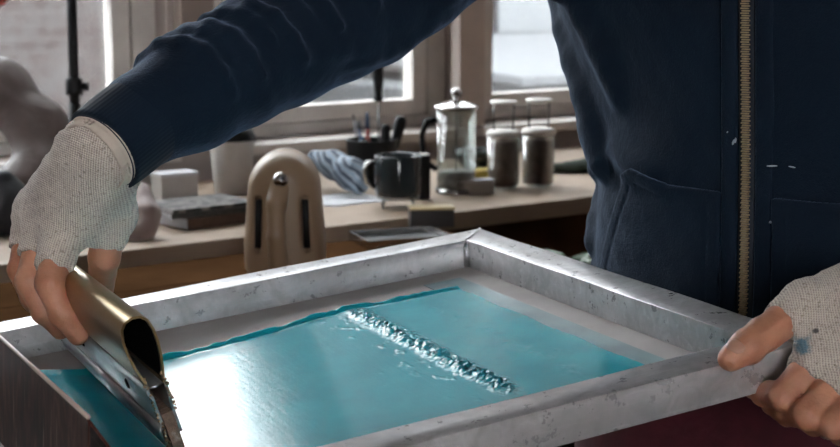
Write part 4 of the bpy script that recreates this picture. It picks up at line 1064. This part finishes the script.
link('coffee', lathe_me([(21.8*m, 30*m), (0, 30*m)], 28), plain('coffee', (0.02, 0.012, 0.008), 0.1), mug, True, world=False)
link('handle', tube_me([(-23*m, -3*m, 34*m), (-30*m, -5*m, 34*m), (-33*m, -6*m, 26*m), (-31*m, -5*m, 14*m), (-23*m, -3*m, 9*m)], 2.4*m, 10), MAT['chrome'], mug, True, world=False)
t, m = at_base('dark_carton', 'tall black carton standing beside the dark mug', 'carton', 420, 199, rz=0.3)
lbox('carton', -7*m, 9*m, -6*m, 8*m, 0, 44*m, MAT['black'], t, 0.001); lbox('flap', -7.2*m, 9.2*m, -6.2*m, 8.2*m, 44.1*m, 45*m, MAT['white'], t)
# glass coffee press
cp, m = at_base('coffee_press', 'tall clear glass jar with a domed chrome lid and ball knob', 'glass jar', 456, 193)
link('beaker', lathe_me([(17*m, 0), (19*m, 1*m), (19.5*m, 5*m), (19.5*m, 84*m), (18.9*m, 84*m), (18.9*m, 5*m), (0, 2*m)], 36), MAT['glass_thin'], cp, True, world=False)
link('lid', lathe_me([(18.5*m, 83*m), (22*m, 84.3*m), (22.5*m, 86*m), (19*m, 88*m), (9*m, 92*m), (3*m, 93*m), (0, 93*m)], 36), MAT['chrome'], cp, True, world=False)
link('knob', lathe_me([(2*m, 92.5*m), (2*m, 94*m), (5*m, 96*m), (6.2*m, 99.5*m), (5*m, 103*m), (2.5*m, 104.6*m), (0, 105*m)], 24), MAT['chrome'], cp, True, world=False)
link('plunger_rod', lathe_me([(0.8*m, 6*m), (0.8*m, 92*m)], 10), MAT['steel'], cp, True, world=False)
link('base_ring', lathe_me([(20.2*m, 0.4*m), (20.4*m, 5*m), (19.8*m, 5.2*m), (19.8*m, 0.4*m)], 36, False), MAT['chrome'], cp, True, world=False)
link('handle', tube_me([(-20*m, -2*m, 74*m), (-30*m, -4*m, 72*m), (-34*m, -4*m, 58*m), (-32*m, -4*m, 34*m), (-20*m, -2*m, 24*m)], 3.0*m, 10), MAT['black'], cp, True, world=False)
link('grounds', lathe_me([(18.4*m, 5.3*m), (18.6*m, 9*m), (18.6*m, 22*m), (0, 22*m)], 28), plain('grey_dregs', (0.16, 0.15, 0.14), 0.6), cp, True, world=False)
# small box with golden lid and the dark tray before it, on the bench
t, m = at_base('tin_box', 'small dark tin box with a golden lid in front of the coffee press', 'box', 431, 226, rz=0.12)
lbox('tin', -22*m, 22*m, -11*m, 11*m, 0, 17*m, plain('dark_tin', (0.018, 0.012, 0.010), 0.4), t, 0.001); lbox('lid', -22.6*m, 22.6*m, -11.6*m, 11.6*m, 17.2*m, 20*m, plain('gold_tin', (0.42, 0.33, 0.18), 0.3, 0.8), t, 0.0008)
t, m = at_base('dark_tray', 'flat dark metal tray with a bright rim behind the frame corner', 'tray', 400, 243, rz=0.35)
lbox('tray_floor', -0.055, 0.06, -0.035, 0.045, 0, 0.004, plain('slate', (0.05, 0.053, 0.058), 0.35), t, 0.001)
for (a, b, c_, d_) in ((-0.056, 0.061, -0.037, -0.0352), (-0.056, 0.061, 0.0452, 0.047), (-0.058, -0.0562, -0.037, 0.047), (0.0612, 0.063, -0.037, 0.047)): lbox('rim', a, b, c_, d_, 0, 0.012, MAT['chrome'], t)
# things round the coffee press
t, m = at_base('paint_tube', 'yellow paint tube with an orange cap lying by the twin jars', 'paint tube', 484, 181, rz=0.45)
link('tube_body', xf(lathe_me([(0.5*m, -18*m), (6*m, -16*m), (6.5*m, 8*m), (5*m, 11*m)], 20), Matrix.Translation((0, 0, 6.6*m)) @ Matrix.Rotation(PI/2, 4, 'Y')), plain('yellow_tube', (0.42, 0.30, 0.05), 0.4), t, True, world=False)
link('cap', xf(lathe_me([(6.2*m, 11.3*m), (6.4*m, 12*m), (6.2*m, 22*m), (5*m, 23*m), (0, 23*m)], 20), Matrix.Translation((0, 0, 6.6*m)) @ Matrix.Rotation(PI/2, 4, 'Y')), plain('orange_cap', (0.45, 0.13, 0.02), 0.4), t, True, world=False)
t, m = at_base('small_carton', 'small white carton in front of the yellow paint tube', 'box', 474, 194, rz=0.3)
lbox('carton', -19*m, 19*m, -7*m, 7*m, 0, 12*m, MAT['white'], t, 0.001); lbox('lid', -19.4*m, 19.4*m, -7.4*m, 7.4*m, 12.2*m, 14.5*m, MAT['paper'], t, 0.001)
t, m = at_base('dark_bowl', 'dark green bowl behind the glass coffee press', 'bowl', 480, 172)
link('bowl', lathe_me([(12*m, 0), (14*m, 1*m), (24*m, 14*m), (27*m, 22*m), (25.5*m, 22*m), (22*m, 13*m), (0, 4*m)], 32), plain('green_glaze', (0.012, 0.022, 0.017), 0.25), t, True, world=False)
link('foot_ring', lathe_me([(10*m, -0.4*m), (11.8*m, -0.4*m), (11.8*m, 0.6*m)], 24, False), MAT['black'], t, True, world=False)
MAT['bright'] = plain('toplit_lid', (0.72, 0.68, 0.64), 0.4, var=0.05)  # white raised to paint the light falling on lids and discs from above
def clip_jar(u, v, lab):
    t, m = at_base('clip_jar', lab, 'glass jar', u, v, group='glass jars with raised discs under the right window')
    link('jar', lathe_me([(13*m, 0), (15.5*m, 1.5*m), (16*m, 6*m), (16*m, 54*m), (15.3*m, 54*m), (15.3*m, 6*m), (0, 2*m)], 28), MAT['glass_thin'], t, True, world=False)
    link('filling', lathe_me([(15*m, 3*m), (15.1*m, 46*m), (0, 47*m)], 28), plain('brown_filling', (0.085, 0.045, 0.035), 0.7, var=0.4, scale=60), t, True, world=False)
    link('lid', lathe_me([(16.6*m, 52*m), (17.2*m, 54.3*m), (16.5*m, 57*m), (12*m, 58.5*m), (0, 58.5*m)], 28), MAT['bright'], t, True, world=False)
    for s in (-1, 1): link('wire', tube_me([(s*9.5*m, 0, 58*m), (s*10*m, 0, 84*m)], 0.9*m, 8), MAT['steel'], t, True, world=False)
    link('disc', lathe_me([(0, 84*m), (12*m, 84*m), (14.2*m, 85*m), (13.5*m, 86.8*m), (0, 87.2*m)], 28), MAT['bright'], t, True, world=False)
clip_jar(503, 188, 'left one of two glass jars with raised white discs by the right window')
clip_jar(538, 186, 'right one of two glass jars with raised white discs by the right window')
lump('green_cloth', 'dark green rag on the table between the jars and the hoodie', 'rag', plain('green_rag', (0.018, 0.030, 0.020), 0.8, bump=0.3),
     [P(552, 168, 2.72), P(575, 170, 2.72), P(592, 166, 2.72), P(610, 170, 2.72)], [0.010, 0.014, 0.013, 0.012], 0.02, 0.003, 80, 41, 0.003, ZF)
# black stand at the left with its clamp
st, m = at_base('tripod_stand', 'thin black metal stand with a clamp before the left window', 'stand', 78, 214)
link('foot_plate', lathe_me([(0, 0), (0.045, 0), (0.046, 0.004), (0.043, 0.008), (0.008, 0.012), (0, 0.012)], 32), MAT['black'], st, True, world=False)
top = P(70, -60, PD*0+float((Vector(MATW[st.name].translation)-Vector(CAMP))@Vector((0, CP, -SP)))); rel = top-np.array(MATW[st.name].translation)
dirp = Vector(rel).normalized()
def stpt(v_):    # point of the pole seen at image height v_
    b_ = np.array(MATW[st.name].translation); k = np.linspace(0, 1.3, 400)
    pr = [(b_+rel*x-CAMP) for x in k]; vs_ = [223.5-F_PX*float(q@np.array([0, SP, CP]))/float(q@np.array([0, CP, -SP])) for q in pr]
    return Vector(rel*k[int(np.argmin(np.abs(np.array(vs_)-v_)))])
link('pole', tube_me([Vector((0, 0, 0.010)), Vector(rel)*1.3], 5.0*m, 14), MAT['black'], st, True, world=False)
link('pole_sleeve', tube_me([stpt(160), stpt(104)], 6.2*m, 14), MAT['black'], st, True, world=False)
ca, cb = stpt(95), stpt(78)
cl = link('clamp', tube_me([ca, ca.lerp(cb, 0.1), cb.lerp(ca, 0.1), cb], [8*m, 8.6*m, 8.6*m, 8*m], 16), MAT['black'], st, True, world=False)
mid = (ca+cb)/2
link('knob', xf(lathe_me([(3*m, 6*m), (4*m, 9*m), (4.6*m, 11*m), (4.6*m, 14*m), (0, 14.5*m)], 14), Matrix.Translation(mid) @ Matrix.Rotation(PI/2, 4, 'Y')), MAT['black'], cl, True, world=False)
# red ornament hanging at the window's upper left
o = link('red_ornament', xf(lathe_me([(0, -0.022), (0.012, -0.018), (0.021, -0.006), (0.021, 0.008), (0.012, 0.019), (0.004, 0.023), (0.004, 0.028), (0.001, 0.03), (0.001, 0.6)], 24), mw_at(P(-4, -6, 2.40))), plain('red_gloss', (0.40, 0.03, 0.02), 0.3), None)
tag(o, 'glossy red bauble hanging in front of the left window', 'ornament')
# low stool with a leafy plant below the table, right behind the frame's corner
t = thing('plant_stool', 'low dark stool below the table carrying the leafy plant', 'stool', mw_at(np.append(P(560, 262, 2.15)[:2], 0)))
SZ = 0.62
link('seat', lathe_me([(0, SZ-0.03), (0.15, SZ-0.03), (0.152, SZ-0.004), (0.148, SZ), (0, SZ)], 32), MAT['darkwood'], t, True, world=False)
for k in range(4):
    a = PI/4+k*PI/2; link('leg', tube_me([(0.14*math.cos(a), 0.14*math.sin(a), 0), (0.10*math.cos(a), 0.10*math.sin(a), SZ-0.031)], 0.014, 10), MAT['darkwood'], t, True, world=False)
pl = thing('potted_plant', 'dark green leafy plant in a pale pot on the low stool', 'plant', mw_at(np.append(P(560, 262, 2.15)[:2], SZ+0.001)))
link('pot', lathe_me([(0.035, 0), (0.038, 0.002), (0.05, 0.07), (0.052, 0.075), (0.047, 0.075), (0.042, 0.06), (0, 0.06)], 28), MAT['white'], pl, True, world=False)
lv = me_data([(0, 0, 0), (0.012, 0.010, 0.003), (0.014, 0.028, 0.004), (0.0, 0.052, -0.006), (-0.014, 0.028, 0.004), (-0.012, 0.010, 0.003), (0, 0.012, 0.0), (0, 0.03, 0.001)],
             [(0, 1, 6), (1, 2, 7, 6), (2, 3, 7), (3, 4, 7), (4, 5, 6, 7), (5, 0, 6)])
lv.materials.append(plain('leaf_green', (0.025, 0.055, 0.018), 0.5, var=0.5, scale=40))
rnd = random.Random(5)
for k in range(46):
    o = bpy.data.objects.new('leaf', lv); COL.objects.link(o); o.parent = pl
    a = rnd.uniform(0, 2*PI); r = rnd.uniform(0.0, 0.085); o.location = (r*math.cos(a), r*math.sin(a), 0.075+rnd.uniform(0, 0.07)*(1.1-r*6))
    o.rotation_euler = (rnd.uniform(-0.5, 0.7), rnd.uniform(-0.4, 0.4), a-PI/2+rnd.uniform(-0.6, 0.6)); o.scale = (rnd.uniform(0.8, 1.4),)*3
for k in range(9):
    a = k*0.7; link('stem', tube_me([(0, 0, 0.06), (0.02*math.cos(a), 0.02*math.sin(a), 0.09), (0.055*math.cos(a), 0.055*math.sin(a), 0.115)], 0.0018, 6), bpy.data.materials['leaf_green'], pl, True, world=False)
